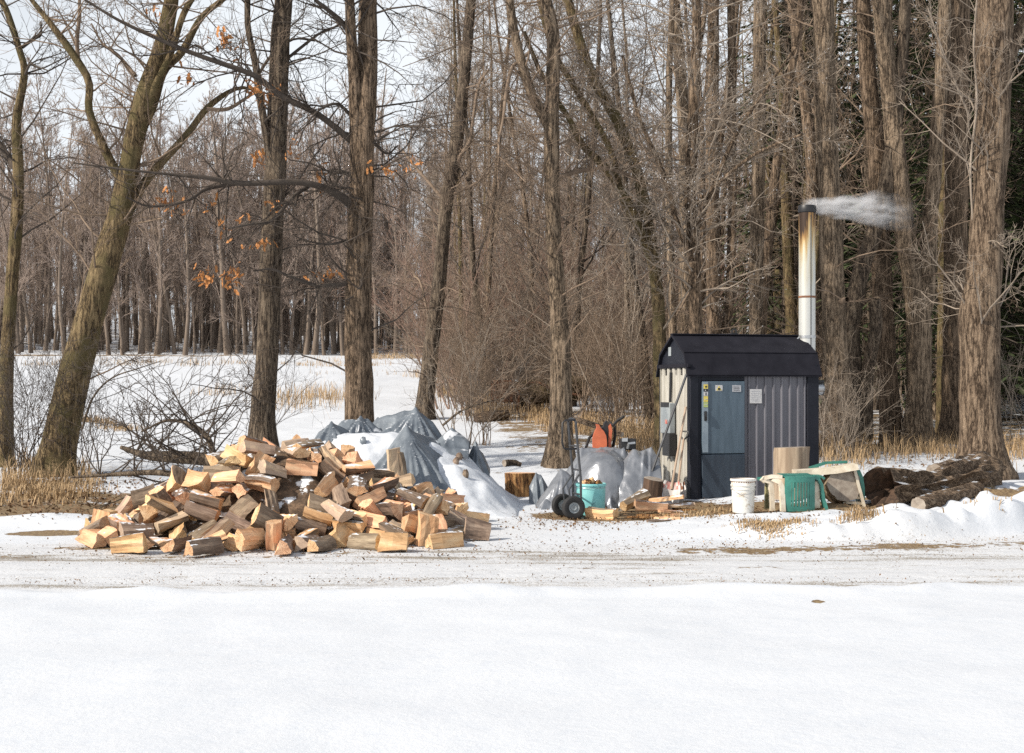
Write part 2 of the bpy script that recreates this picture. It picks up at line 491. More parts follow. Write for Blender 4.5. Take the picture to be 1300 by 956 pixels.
for nm, ar in (('bare', bare), ('road', road), ('weed', np.exp(-((GY - 11.6) / .25) ** 2) + np.exp(-((GY - 13.6) / .6) ** 2) * (1 + vnoise(GX, GY, 1.5, 40)) * .8)):
    a = me.attributes.new(nm, 'FLOAT', 'POINT'); a.data.foreach_set('value', ar.astype(np.float32).ravel())
tag(link('ground', me), kind='structure')

# ---------------------------------------------------------------- growing trees
class Tubes:
    """many tapering tubes in one mesh, built in batches"""
    def __init__(s): s.g = {}
    def add(s, pts, rad, sides=3, m=0):
        s.g.setdefault((len(pts), sides, m), []).append((pts, rad))
    def arrays(s):
        V = []; F = []; MI = []; base = 0
        for (n, k, m), L in s.g.items():
            P = np.array([p for p, _ in L], float); R = np.array([r for _, r in L], float)
            B = len(L)
            T = np.empty_like(P); T[:, 1:-1] = P[:, 2:] - P[:, :-2]; T[:, 0] = P[:, 1] - P[:, 0]; T[:, -1] = P[:, -1] - P[:, -2]
            T /= np.linalg.norm(T, axis=2, keepdims=True) + 1e-9
            ch = P[:, -1] - P[:, 0]
            ref = np.zeros((B, 3)); ref[np.arange(B), np.argmin(np.abs(ch), axis=1)] = 1
            U = np.cross(T, ref[:, None, :]); U /= np.linalg.norm(U, axis=2, keepdims=True) + 1e-9
            W = np.cross(T, U)
            a = np.arange(k) * 2 * math.pi / k
            ring = P[:, :, None, :] + R[:, :, None, None] * (U[:, :, None, :] * np.cos(a)[None, None, :, None] + W[:, :, None, :] * np.sin(a)[None, None, :, None])
            V.append(ring.reshape(-1, 3))
            ix = base + np.arange(B * n * k).reshape(B, n, k)
            nx = np.roll(ix, -1, axis=2)
            q = np.stack([ix[:, :-1], nx[:, :-1], nx[:, 1:], ix[:, 1:]], -1).reshape(-1, 4)
            F.append(q); MI.append(np.full(len(q), m)); base += B * n * k
        return np.concatenate(V), np.concatenate(F), np.concatenate(MI)
    def mesh(s, name, mats, sm=True):
        V, F, MI = s.arrays()
        return mesh_np(name, V, [F], mats, MI, sm)

def nrm(a):
    l = math.sqrt(a[0] * a[0] + a[1] * a[1] + a[2] * a[2]) + 1e-9
    return (a[0] / l, a[1] / l, a[2] / l)

def grow(T, p, d, L, r, lvl, rg, cfg, m=0):
    """one branch and, recursively, the branches it bears"""
    n = 5 if lvl <= 1 else 4
    if lvl == 0: n = 7
    pts = [p]; cur = p; dd = d
    wob = cfg.get('wob', .16); up = cfg.get('up', .05); st = L / (n - 1)
    for i in range(n - 1):
        dd = nrm((dd[0] + rg.gauss(0, wob), dd[1] + rg.gauss(0, wob), dd[2] + rg.gauss(0, wob) + up))
        cur = (cur[0] + dd[0] * st, cur[1] + dd[1] * st, cur[2] + dd[2] * st)
        pts.append(cur)
    tip = max(cfg['rmin'] * .6, r * .3)
    T.add(pts, [r + (tip - r) * i / (n - 1) for i in range(n)], 3 if r < .02 else 5, m)
    if lvl >= cfg['depth']: return
    nb = cfg['kids'][min(lvl, len(cfg['kids']) - 1)]
    nb = max(1, int(nb * rg.uniform(.7, 1.3)))
    for _ in range(nb):
        t = rg.uniform(.18, 1.0); s = t * (n - 1); i = min(int(s), n - 2); f = s - i
        q = tuple(pts[i][k] + (pts[i + 1][k] - pts[i][k]) * f for k in range(3))
        e = nrm(tuple(pts[i + 1][k] - pts[i][k] for k in range(3)))
        a = rg.uniform(.45, 1.0) * cfg.get('spread', 1)
        o = nrm((rg.gauss(0, 1), rg.gauss(0, 1), rg.gauss(0, 1)))
        dt = o[0] * e[0] + o[1] * e[1] + o[2] * e[2]
        o = nrm((o[0] - e[0] * dt, o[1] - e[1] * dt, o[2] - e[2] * dt))
        c, s_ = math.cos(a), math.sin(a)
        nd = (e[0] * c + o[0] * s_, e[1] * c + o[1] * s_, e[2] * c + o[2] * s_)
        grow(T, q, nd, L * rg.uniform(.32, .62) * (1.15 - .5 * t), max(cfg['rmin'], r * (1 - .6 * t) * rg.uniform(.4, .65)), lvl + 1, rg, cfg, m)

def catmull(P, per=5):
    P = [np.array(p, float) for p in P]
    Q = [2 * P[0] - P[1]] + P + [2 * P[-1] - P[-2]]
    out = []
    for i in range(1, len(Q) - 2):
        for k in range(per):
            t = k / per
            a, b, c, d = Q[i - 1], Q[i], Q[i + 1], Q[i + 2]
            out.append(.5 * ((2 * b) + (c - a) * t + (2 * a - 5 * b + 4 * c - d) * t * t + (3 * b - a - 3 * c + d) * t ** 3))
    out.append(P[-1])
    return np.array(out)

def bark_tube(P, sides=22, step=.14, amp=.05, seed=0, flare=.0, zbase=0.0):
    """P rows (x, y, z, r): a trunk with ridged bark and a flared foot"""
    rs = np.random.RandomState(seed)
    seg = np.linalg.norm(np.diff(P[:, :3], axis=0), axis=1); s = np.concatenate([[0], np.cumsum(seg)])
    n = max(4, int(s[-1] / step)); ss = np.linspace(0, s[-1], n)
    Q = np.stack([np.interp(ss, s, P[:, k]) for k in range(4)], 1)
    T = np.gradient(Q[:, :3], axis=0); T /= np.linalg.norm(T, axis=1, keepdims=True)
    ref = np.array([0, 1.0, 0]) if abs(T[:, 1]).mean() < .8 else np.array([1.0, 0, 0])
    U = np.cross(T, ref); U /= np.linalg.norm(U, axis=1, keepdims=True); W = np.cross(T, U)
    a = np.arange(sides) * 2 * math.pi / sides
    A, S = np.meshgrid(a, ss)
    R = Q[:, 3][:, None] * (1 + amp * vnoise(A * 3.2, S * .8, .55, seed + 1) + amp * .9 * vnoise(A * 9, S * 2.4, .8, seed + 2) + .05 * vnoise(A, S, 1.2, seed + 3))
    h = Q[:, 2] - zbase
    lob = 1 + .35 * np.cos(a * 4 + rs.rand() * 6) + .2 * np.cos(a * 7 + rs.rand() * 6)
    R = R + Q[:, 3][:, None] * flare * np.exp(-np.maximum(h, 0) / .32)[:, None] * lob[None, :]
    V = Q[:, None, :3] + R[:, :, None] * (U[:, None, :] * np.cos(a)[None, :, None] + W[:, None, :] * np.sin(a)[None, :, None])
    ix = np.arange(n * sides).reshape(n, sides); nx = np.roll(ix, -1, axis=1)
    F = np.stack([ix[:-1], nx[:-1], nx[1:], ix[1:]], -1).reshape(-1, 4)
    return V.reshape(-1, 3), F

def join_arrays(parts):
    V = []; F = []; k = 0
    for v, f in parts:
        V.append(v); F.append(f + k); k += len(v)
    return np.concatenate(V), np.concatenate(F)

def leaves_mesh(name, centres, rg, mat, size=.05, per=5, spread=.12):
    v = []; f = []
    for c in centres:
        for _ in range(per):
            p = Vector(c) + Vector((rg.gauss(0, spread), rg.gauss(0, spread), rg.gauss(-.03, spread)))
            s = size * rg.uniform(.6, 1.3)
            R_ = Euler((rg.uniform(0, 6.3), rg.uniform(0, 6.3), rg.uniform(0, 6.3))).to_matrix()
            k = len(v)
            for q in ((-1.2, 0, 0), (-.5, .42, .12), (.1, .3, -.05), (.6, .5, .15), (1.3, 0, .1), (.5, -.45, .18), (0, -.28, -.03), (-.5, -.4, .1)):
                v.append(tuple(p + R_ @ Vector(q) * s))
            f.append(tuple(range(k, k + 8)))
    me_ = bpy.data.meshes.new(name); me_.from_pydata(v, [], f); me_.materials.append(mat); me_.update()
    return me_

TREES = []        # (object, photo x of its foot, words) for the labels that need a place
def hero(label, path, limbs=(), bark='bark_brown', Y=None, seed=1, twigs=1.0, forks=(), crown='twig', flare=.38, leafc=(), zlean=0.0, lean_y=0.0,
         cfg=None, top=True, amp=.05, lowtwig=0.35, drops=False):
    """a tree traced limb by limb at its own depth; path and limbs are (photo x, photo y, width in px)"""
    rg = random.Random(seed)
    Y0 = Y or foot(path[0][0], path[0][1])
    def W3(p, dy):
        v = pt(p[0], p[1], Y0 + dy); return (v.x, v.y, v.z, p[2] / FPX * (Y0 + dy) / 2)
    n = len(path)
    pts = [W3(p, lean_y * i / max(1, n - 1)) for i, p in enumerate(path)]
    base = pts[0]; zb = gz(base[0], base[1])
    P = catmull(pts, 5)
    P[0, 2] = min(P[0, 2], zb)
    P = np.vstack([[P[0, 0] - (P[1, 0] - P[0, 0]) * .5, P[0, 1], zb - .25, P[0, 3]], P])
    if top:                                                        # the part above the picture's edge
        a, b = P[-1], P[-4]; d = (a[:3] - b[:3]); d /= np.linalg.norm(d); e = []
        for k in range(1, 7):
            d = d + np.array([rg.gauss(0, .08), rg.gauss(0, .08), .05]); d /= np.linalg.norm(d)
            e.append([*(np.array(e[-1][:3] if e else a[:3]) + d * 1.1), a[3] * (1 - k / 6.5)])
        P = np.vstack([P, e])
    root = empty('tree', (base[0], base[1], zb), label, 'tree')
    off = np.array([base[0], base[1], zb])
    Q = P.copy(); Q[:, :3] -= off
    parts = [bark_tube(Q, seed=seed, flare=flare, amp=amp)]
    allp = [(Q, 1.0)]
    for k, fk in enumerate(forks):
        dy = fk[0]; fp = [W3(p, lean_y * .5 + dy * i / max(1, len(fk[1]) - 1)) for i, p in enumerate(fk[1])]
        FQ = catmull(fp, 5)
        a = FQ[-1]; d = FQ[-1, :3] - FQ[-4, :3]; d /= np.linalg.norm(d)
        if fk[1][-1][1] < 10:
            e = []
            for j in range(1, 6):
                d = d + np.array([rg.gauss(0, .1), rg.gauss(0, .1), .06]); d /= np.linalg.norm(d)
                e.append([*(np.array(e[-1][:3] if e else a[:3]) + d * .8), a[3] * (1 - j / 5.6)])
            FQ = np.vstack([FQ, e])
        FQ[:, :3] -= off
        parts.append(bark_tube(FQ, sides=14, seed=seed + 10 + k, amp=amp)); allp.append((FQ, .8))
    V, F = join_arrays(parts)
    link('trunk', mesh_np('trunk', V, [F], M[bark], smooth_=True), root)
    T = Tubes()
    cfg = cfg or {'rmin': .0035, 'depth': 3, 'kids': [5, 5, 4], 'up': .03, 'wob': .2}
    tips = []
    for lb in limbs:
        dy = lb[0]; lp = [W3(p, lean_y * .6 + dy * (i / max(1, len(lb[1]) - 1))) for i, p in enumerate(lb[1])]
        LQ = catmull(lp, 4); LQ[:, :3] -= off
        T.add([tuple(q[:3]) for q in LQ], [q[3] for q in LQ], 7)
        L_ = sum(np.linalg.norm(LQ[i + 1, :3] - LQ[i, :3]) for i in range(len(LQ) - 1))
        nb = int(L_ * 5.5 * twigs) + 2
        for _ in range(nb):
            i = rg.randrange(1, len(LQ) - 1)
            e = LQ[i + 1, :3] - LQ[i, :3]; e = nrm(tuple(e))
            o = nrm((rg.gauss(0, 1) + e[0] * .7, rg.gauss(0, .8), rg.gauss(.15, 1) + e[2] * .7))
            rr = min(LQ[i, 3] * .55, .018)
            grow(T, tuple(LQ[i, :3]), o, rg.uniform(.5, 1.7), max(.005, rr), 1, rg, cfg)
            if rg.random() < .1: tips.append(tuple(LQ[i, :3]))
    for FQ, wgt in allp:                                           # side shoots along the stems
        zmax = FQ[:, 2].max(); zmin = FQ[:, 2].min()
        nb = int((zmax - zmin) * 3.2 * twigs * wgt)
        for _ in range(nb):
            i = rg.randrange(2, len(FQ) - 1)
            hh = FQ[i, 2]
            if hh < 2.2 and rg.random() > lowtwig: continue
            an = rg.uniform(0, 6.28)
            grow(T, tuple(FQ[i, :3]), nrm((math.cos(an), math.sin(an), rg.uniform(.0, .9))), rg.uniform(.7, 2.4), min(.02, FQ[i, 3] * .3), 1 if rg.random() < .7 else 0, rg, cfg)
    if T.g: link('branches', T.mesh('branches', M[crown]), root)
    if leafc:
        cs = []
        for (px, py, k) in leafc:
            for _ in range(k):
                v = pt(px + rg.gauss(0, 9), py + rg.gauss(0, 5), Y0 + rg.gauss(-.2, .25)); cs.append(tuple(v - Vector(off)))
        link('leaves', leaves_mesh('leaves', cs, rg, M['oak_leaf'], .058, 5, .08), root)
    if drops:
        V_, F_, _ = T.arrays()
        rs = np.random.RandomState(seed); sel = V_[rs.choice(len(V_), min(drops, len(V_)))]
        mb = MB()
        for q in sel:
            s_ = rg.uniform(.005, .0085)
            x, y, z = q
            mb.add([(x + s_, y, z), (x - s_, y, z), (x, y + s_, z), (x, y - s_, z), (x, y, z + s_), (x, y, z - s_ * 1.6)],
                   [(0, 2, 4), (2, 1, 4), (1, 3, 4), (3, 0, 4), (2, 0, 5), (1, 2, 5), (3, 1, 5), (0, 3, 5)])
        mb.build('ice_drops', M['ice'], root)
    return root

hero('mossy forked tree with slim curving stems at far left of the yard',
     [(4, 592, 24), (9, 450, 17), (16, 350, 15), (21, 282, 15), (23, 221, 14), (21, 155, 11), (31, 94, 9), (24, 61, 8), (10, 18, 8), (2, 0, 7)],
     limbs=[(.3, [(28, 60, 5), (42, 50, 4), (52, 44, 3), (52, 28, 2)]), (.4, [(22, 215, 11), (10, 200, 10), (-2, 182, 9), (-30, 150, 8), (-60, 90, 6)]), (-.4, [(30, 100, 4), (38, 82, 3), (48, 85, 2), (62, 90, 1.5)]),
            (.5, [(19, 260, 4), (2, 248, 3), (-20, 225, 3)])],
     bark='bark_olive', seed=11, twigs=.8, crown='twig_dark')
hero('leaning double-stemmed mossy tree left of the firewood heap',
     [(68, 604, 46), (84, 520, 40), (101, 450, 38), (122, 376, 36), (138, 320, 34), (150, 282, 31), (160, 235, 27), (168, 188, 25), (180, 140, 26), (190, 110, 27), (206, 60, 21), (218, 0, 18)],
     forks=[(.8, [(150, 300, 14), (163, 268, 13), (188, 226, 11), (235, 174, 9), (264, 136, 8), (301, 112, 5), (330, 116, 3)]),
            (-.6, [(156, 232, 13), (144, 212, 12), (132, 188, 11), (113, 141, 10), (113, 104, 10), (94, 71, 10), (70, 38, 8), (40, 0, 6)]),
            (.6, [(182, 160, 12), (195, 130, 12), (207, 89, 12), (231, 66, 10), (254, 24, 8), (282, 0, 7)]),
            (-.5, [(176, 160, 10), (196, 110, 9), (216, 70, 8), (232, 20, 8), (246, -5, 7)])],
     limbs=[(.5, [(262, 138, 5), (290, 138, 5), (324, 118, 3), (345, 120, 2)]), (-.4, [(99, 74, 6), (98, 50, 5), (101, 20, 5), (101, 0, 4)]),
            (.5, [(172, 96, 5), (150, 70, 4), (130, 55, 3), (116, 30, 2)])],
     bark='bark_olive', seed=12, twigs=.7, crown='twig')
hero('straight dark fissured trunk standing behind the heap of split firewood',
     [(333, 566, 34), (335, 500, 30), (339, 450, 28), (343, 350, 28), (346, 282, 27), (351, 188, 26), (354, 100, 25), (356, 47, 24), (360, 0, 22)],
     forks=[(-.4, [(348, 262, 9), (343, 215, 10), (337, 165, 10), (329, 118, 10), (325, 85, 9), (315, 38, 8), (314, 0, 8)])],
     limbs=[(.6, [(352, 85, 4), (380, 62, 4), (410, 40, 3), (440, 30, 2)]), (.5, [(328, 95, 4), (345, 70, 4), (372, 50, 3), (400, 52, 2)])],
     bark='bark_dark', seed=13, twigs=.7, crown='twig_dark', Y=27)
hero('stout oak trunk with low dark limbs reaching left and clinging orange leaves',
     [(456, 590, 40), (456, 528, 37), (455, 400, 34), (457, 300, 32), (460, 240, 31), (460, 188, 30), (466, 100, 26), (467, 0, 22)],
     forks=[(-.3, [(455, 230, 18), (452, 150, 17), (449, 90, 15), (446, 45, 14), (444, 0, 12)])],
     limbs=[(-1.6, [(449, 181, 9), (405, 146, 8), (358, 122, 8), (330, 100, 7), (306, 89, 7), (254, 71, 6), (207, 52, 5), (155, 28, 4), (108, 0, 3)]),
            (-2.0, [(449, 262, 13), (430, 248, 11), (410, 238, 9), (372, 231, 8), (306, 233, 7), (264, 226, 6), (212, 221, 4), (165, 216, 3), (94, 207, 2)]),
            (-1.4, [(392, 236, 6), (372, 250, 5), (345, 280, 4), (322, 284, 3), (290, 290, 2)]), (-1.2, [(300, 233, 6), (262, 240, 5), (235, 256, 4), (190, 262, 3), (160, 250, 2)]),
            (-1.5, [(449, 358, 7), (425, 362, 6), (400, 362, 5), (370, 352, 4), (345, 342, 3), (322, 344, 2)]), (-1.0, [(449, 302, 4), (420, 310, 3), (390, 306, 2), (375, 300, 1.5)]),
            (-.6, [(446, 46, 8), (434, 28, 7), (418, 14, 6), (400, 0, 5)]), (-.8, [(447, 148, 5), (428, 132, 4), (405, 140, 3), (388, 160, 2), (378, 185, 2)]),
            (.8, [(470, 175, 3), (490, 195, 3), (505, 185, 2)])],
     leafc=[(334, 114, 7), (258, 350, 5), (300, 350, 8), (218, 250, 5), (330, 196, 3), (232, 100, 3), (282, 48, 7), (482, 214, 4), (526, 208, 2), (252, 257, 2), (320, 308, 3), (200, 18, 3), (412, 226, 2), (290, 282, 3), (345, 262, 2), (416, 356, 3), (374, 190, 3)],
     bark='bark_brown', seed=14, twigs=1.0, crown='twig_dark', Y=24.5, cfg={'rmin': .004, 'depth': 3, 'kids': [5, 5, 3], 'up': .0, 'wob': .3})
hero('thin dark tree leaning right beside the grey tarps',
     [(538, 532, 22), (547, 442, 20), (558, 353, 17), (566, 263, 16), (575, 212, 17), (585, 141, 15), (592, 70, 14), (598, 0, 13)],
     limbs=[(-.4, [(573, 230, 6), (580, 205, 6), (596, 180, 5), (601, 150, 4), (608, 108, 4), (621, 88, 3)]), (.5, [(570, 262, 5), (545, 232, 4), (530, 215, 4), (510, 190, 3)]), (-.5, [(566, 250, 4), (600, 235, 4), (620, 220, 3)]),
            (.4, [(548, 425, 3), (535, 362, 3), (525, 350, 2)])],
     bark='bark_dark', seed=15, twigs=.9, crown='twig')
hero('grey trunk behind the hand truck with a broken branch hanging down',
     [(711, 592, 34), (712, 500, 27), (711, 424, 24), (706, 350, 20), (702, 282, 19), (700, 188, 19), (702, 100, 18), (702, 47, 17), (693, 0, 15)],
     forks=[(-.5, [(698, 165, 13), (688, 145, 12), (674, 118, 12), (660, 71, 12), (650, 24, 11), (647, 0, 11)])],
     limbs=[(-.9, [(672, 66, 4), (660, 78, 4.5), (650, 86, 4.5), (643, 115, 5), (639, 150, 4), (634, 175, 3), (633, 198, 2.5)]), (-.9, [(633, 198, 2.5), (618, 216, 2), (600, 240, 2), (575, 262, 1.5)]),
            (-.9, [(633, 198, 2.5), (650, 214, 2), (668, 232, 1.6)]), (-.9, [(633, 198, 2.2), (632, 220, 2), (633, 240, 1.4)]), (.8, [(708, 225, 6), (740, 216, 6), (770, 214, 5), (800, 222, 4)])],
     bark='bark_grey', seed=16, twigs=1.1, crown='twig')
hero('arching trunk sweeping from upper left down towards the shed',
     [(842, 560, 20), (838, 480, 18), (836, 390, 16), (828, 320, 15), (818, 263, 15), (808, 215, 14), (782, 150, 14), (756, 105, 13), (735, 50, 12), (721, 0, 11)],
     forks=[(-1.0, [(829, 330, 10), (800, 262, 10), (768, 212, 10), (740, 185, 9), (722, 150, 7), (690, 100, 6), (665, 40, 5)]),
            (-.6, [(832, 350, 12), (816, 300, 11), (790, 250, 9), (775, 190, 8), (735, 120, 8), (700, 60, 6), (684, 0, 5)])],
     bark='bark_olive', seed=17, twigs=1.6, crown='twig_pale', Y=27, drops=420)
hero('many-branched tree behind the shed roof with frost beads on its twigs',
     [(884, 560, 20), (883, 440, 18), (882, 330, 16), (876, 250, 15), (880, 150, 14), (884, 60, 12), (884, 0, 11)],
     forks=[(-.8, [(884, 340, 8), (862, 290, 7), (842, 220, 6), (812, 150, 5), (790, 70, 4)]), (-.5, [(882, 300, 7), (905, 240, 6), (935, 170, 5), (975, 110, 4), (1010, 60, 3)]),
            (-1.2, [(884, 260, 6), (915, 230, 5), (960, 195, 4), (1020, 170, 3)])],
     bark='bark_brown', seed=18, twigs=1.9, crown='twig_pale', Y=26.5, drops=650)
hero('grey tree between the shed roof and its chimney',
     [(962, 560, 20), (960, 376, 18), (963, 200, 17), (965, 0, 16)], bark='bark_grey', seed=19, Y=29, twigs=0.44)
hero('pair of close trunks above the shed roof, brown and straight',
     [(905, 560, 20), (906, 400, 18), (904, 200, 17), (906, 0, 14)], forks=[(.3, [(908, 480, 12), (926, 380, 12), (930, 200, 11), (928, 0, 10)])], bark='bark_brown', seed=20, Y=31, twigs=0.44)
hero('scaly-barked trunk just right of the chimney',
     [(1068, 575, 44), (1064, 500, 34), (1058, 400, 30), (1053, 250, 28), (1047, 100, 27), (1044, 0, 26)],
     limbs=[(-.5, [(1060, 385, 8), (1068, 382, 8), (1076, 380, 7)]), (-.4, [(1058, 440, 4), (1035, 425, 3), (1020, 410, 2)])],
     bark='bark_grey', seed=21, Y=28, twigs=0.33, amp=.09)
hero('dark leaning trunk with sawn orange stub right of the chimney',
     [(1078, 578, 26), (1084, 500, 24), (1080, 420, 24), (1092, 350, 22), (1108, 300, 20), (1124, 240, 20), (1140, 130, 16), (1150, 0, 14)],
     forks=[(-.5, [(1100, 560, 16), (1102, 470, 16), (1112, 420, 16), (1110, 378, 15)])], bark='bark_dark', seed=22, Y=29.5, twigs=0.33, amp=.09)
hero('straight brown trunk between the sawn stub and the forked tree',
     [(1134, 574, 30), (1128, 500, 27), (1122, 400, 25), (1117, 282, 24), (1112, 188, 22), (1104, 118, 22), (1095, 0, 18)], bark='bark_brown', seed=23, Y=30, twigs=0.44)
hero('forked rugged trunk splitting in two right of the shed',
     [(1165, 576, 36), (1167, 480, 31), (1166, 400, 31), (1158, 345, 27), (1148, 290, 25), (1140, 212, 24), (1130, 118, 23), (1118, 0, 20)],
     forks=[(-.3, [(1168, 410, 24), (1176, 360, 22), (1181, 282, 19), (1189, 180, 18), (1196, 80, 18), (1200, 0, 16)])], bark='bark_grey', seed=24, Y=29.5, twigs=0.44, amp=.09)
hero('slim greenish trunk between the forked tree and the broad brown one',
     [(1196, 568, 15), (1196, 450, 13), (1197, 300, 12), (1198, 150, 11), (1200, 0, 10)], bark='bark_olive', seed=25, Y=33, twigs=0.28)
hero('broad brown trunk second from the right edge of the yard',
     [(1212, 574, 36), (1213, 450, 30), (1213, 300, 29), (1214, 150, 29), (1216, 0, 28)], bark='bark_brown', seed=26, Y=30.5, twigs=0.39, amp=.07)
hero('huge shaggy-barked trunk beside the old fallen log',
     [(1246, 606, 60), (1244, 540, 50), (1245, 450, 49), (1243, 400, 50), (1250, 340, 44), (1255, 250, 40), (1260, 150, 43), (1262, 60, 45), (1264, 0, 44)],
     forks=[(.4, [(1268, 90, 24), (1288, 50, 20), (1312, 15, 18), (1340, -20, 14)])],
     limbs=[(-.6, [(1235, 280, 3), (1232, 210, 3), (1240, 130, 3), (1236, 60, 2.5), (1240, 0, 2)]), (-.5, [(1232, 150, 3), (1215, 110, 3), (1195, 60, 2.5), (1178, 10, 2)])],
     bark='bark_big', seed=27, twigs=.55, crown='twig_pale', amp=.06, lowtwig=.5)

# ---- the wood on the right: individual trees copied from a few grown ones
def grown_tree(name, seed, H, r, nb, cfg, low, bark, tw, lean=.03, sides=9, double=False):
    rg = random.Random(seed); T = Tubes(); K = Tubes(); n = 12
    stems = [((0, 0, -.3), nrm((rg.gauss(0, lean), rg.gauss(0, lean), 1)), r)]
    if double: stems.append(((r * 1.2, 0, -.3), nrm((rg.gauss(.12, lean), rg.gauss(0, lean), 1)), r * .8))
    for p0, d, rr in stems:
        pts = [p0]; cur = p0
        for i in range(n - 1):
            d = nrm((d[0] + rg.gauss(0, .035), d[1] + rg.gauss(0, .035), d[2]))
            st = H / (n - 1); cur = (cur[0] + d[0] * st, cur[1] + d[1] * st, cur[2] + d[2] * st); pts.append(cur)
        rad = [rr * ((1.35 if i == 0 else 1.0) * (1 - .85 * (i / (n - 1)) ** 1.2)) for i in range(n)]
        K.add(pts, rad, sides)
        for _ in range(nb):
            t = low + (1 - low) * rg.random() ** .8; s = t * (n - 1); i = min(int(s), n - 2); f = s - i
            q = tuple(pts[i][k] + (pts[i + 1][k] - pts[i][k]) * f for k in range(3)); an = rg.uniform(0, 6.28)
            grow(T, q, nrm((math.cos(an), math.sin(an), rg.uniform(*cfg.get('rise', (.2, 1.3))))), cfg['L'] * (1.1 - .7 * t) * rg.uniform(.6, 1.2), max(cfg['rmin'] * 1.6, rr * .3 * (1.1 - t)), 0, rg, cfg)
    return K, T

MID = []
for k in range(8):
    K, T = grown_tree('mid', 100 + k, 17 + k % 3, (.17, .2, .13, .22, .10, .085, .12, .075)[k], (14 if k < 4 else 28), {'rmin': .006, 'depth': 3, 'kids': ([4, 3, 2] if k < 4 else [7, 5, 3]), 'up': .05, 'wob': .16, 'L': (2.6 if k < 4 else 3.6)}, (.3 if k < 4 else .12), None, None, double=(k == 3))
    MID.append((K.mesh('trunk', M[('bark_brown', 'bark_grey', 'bark_dark', 'bark_olive')[k % 4]]), T.mesh('branches', M[('twig', 'twig', 'twig_dark', 'twig_pale')[k % 4]])))
rg = random.Random(77)
mid_spots = []
def wood_edge(y): return -2.0 - 4.6 * (y - 45) / 65 if y > 45 else -2.0 + (45 - y) * .02
tries = 0
while len(mid_spots) < 160 and tries < 6000:
    tries += 1
    y = 32 + 62 * rg.random() ** 1.25
    x = rg.uniform(-6, .46 * y + 6)
    if x < wood_edge(y) + .4: continue
    px = CX + x / y * FPX
    if y < 42 and px < 740: continue
    if y < 36 and (px < 860 or rg.random() < .3): continue
    if any((x - a) ** 2 + (y - b) ** 2 < 1.25 ** 2 for a, b in mid_spots): continue
    mid_spots.append((x, y))
for x, y in mid_spots:
    tm, cm = MID[rg.randrange(4) if x > .12 * y and rg.random() < .7 else 4 + rg.randrange(4)]
    z = gz(x, y)
    o = empty('tree', (x, y, z), '', 'tree', 'bare trees of the wood behind the shed', rg.uniform(0, 6.28))
    s = rg.uniform(.85, 1.25); o.scale = (s, s, s * rg.uniform(.95, 1.1))
    link('trunk', tm, o); link('branches', cm, o)
    TREES.append((o, CX + x / y * FPX, 'mid', y))

# ---- the far wood beyond the field
FAR = []; FARJ = []
for k in range(6):
    K, T = grown_tree('far', 200 + k, 15.5 + 1.2 * (k % 4), .13 + .03 * (k % 3), 22, {'rmin': .012, 'depth': 2, 'kids': [9, 7], 'up': .07, 'wob': .14, 'L': 3.4, 'spread': .9, 'rise': (.5, 2.2)}, .12, None, None, sides=6, lean=.04)
    kv, kf, _ = K.arrays(); tv, tf, _ = T.arrays()
    V, F = join_arrays([(kv, kf), (tv, tf)]); mi = np.concatenate([np.zeros(len(kf)), np.ones(len(tf))])
    FAR.append(mesh_np('far_tree', V, [F], [M['bark_far'], M['twig_far']], mi, True)); FARJ.append((V, F, mi))
for k in range(3):                                                 # bare poles without low branches
    K, T = grown_tree('far', 230 + k, 18, .12 + .02 * k, 9, {'rmin': .012, 'depth': 2, 'kids': [6, 4], 'up': .1, 'wob': .12, 'L': 2.4, 'spread': .8, 'rise': (.8, 2.2)}, .5, None, None, sides=5, lean=.03)
    kv, kf, _ = K.arrays(); tv, tf, _ = T.arrays()
    V, F = join_arrays([(kv, kf), (tv, tf)]); mi = np.concatenate([np.zeros(len(kf)), np.ones(len(tf))]); FARJ.append((V, F, mi))
far_spots = []
tries = 0
while len(far_spots) < 120 and tries < 8000:
    tries += 1
    y = 112 + 24 * rg.random() ** 1.9
    x = rg.uniform(-.385 * y, -.055 * y)
    if any((x - a) ** 2 + (y - b) ** 2 < .8 ** 2 for a, b in far_spots): continue
    far_spots.append((x, y))
for x, y in far_spots:
    o = link('tree', FAR[rg.randrange(6)]); z = gz(x, y)
    o.location = (x, y, z); o.rotation_euler = (rg.gauss(0, .045), rg.gauss(0, .045), rg.uniform(0, 6.28)); s = rg.uniform(.75, 1.3); o.scale = (s, s, s)
    tag(o, '', 'tree', 'bare trees at the edge of the far wood')
    TREES.append((o, CX + x / y * FPX, 'far', y))
VV = []; FF = []; MI = []; kk = 0
for q_ in range(1120):
    y = 116 + 100 * rg.random() ** 1.3; x = rg.uniform(-.58 * y, .40 * y)
    if q_ > 660: y = 117 + 50 * rg.random(); x = rg.uniform(-.42 * y, .05 * y)
    if y < 136 and -.385 * y < x < -.055 * y and rg.random() < .6: continue
    V, F, mi = FARJ[rg.randrange(6) if rg.random() < .6 or q_ > 660 else 6 + rg.randrange(3)]
    a = rg.uniform(0, 6.28); s = rg.uniform(.95, 1.4) if q_ <= 660 else rg.uniform(.22, .45); c_, s_ = math.cos(a) * s, math.sin(a) * s
    W_ = np.stack([V[:, 0] * c_ - V[:, 1] * s_ + x, V[:, 0] * s_ + V[:, 1] * c_ + y, V[:, 2] * s + gz(x, y)], 1)
    VV.append(W_); FF.append(F + kk); MI.append(mi); kk += len(V)
tag(link('woodland', mesh_np('woodland', np.concatenate(VV), [np.concatenate(FF)], [M['bark_far'], M['twig_far']], np.concatenate(MI), True)), kind='stuff')
del VV, FF, MI

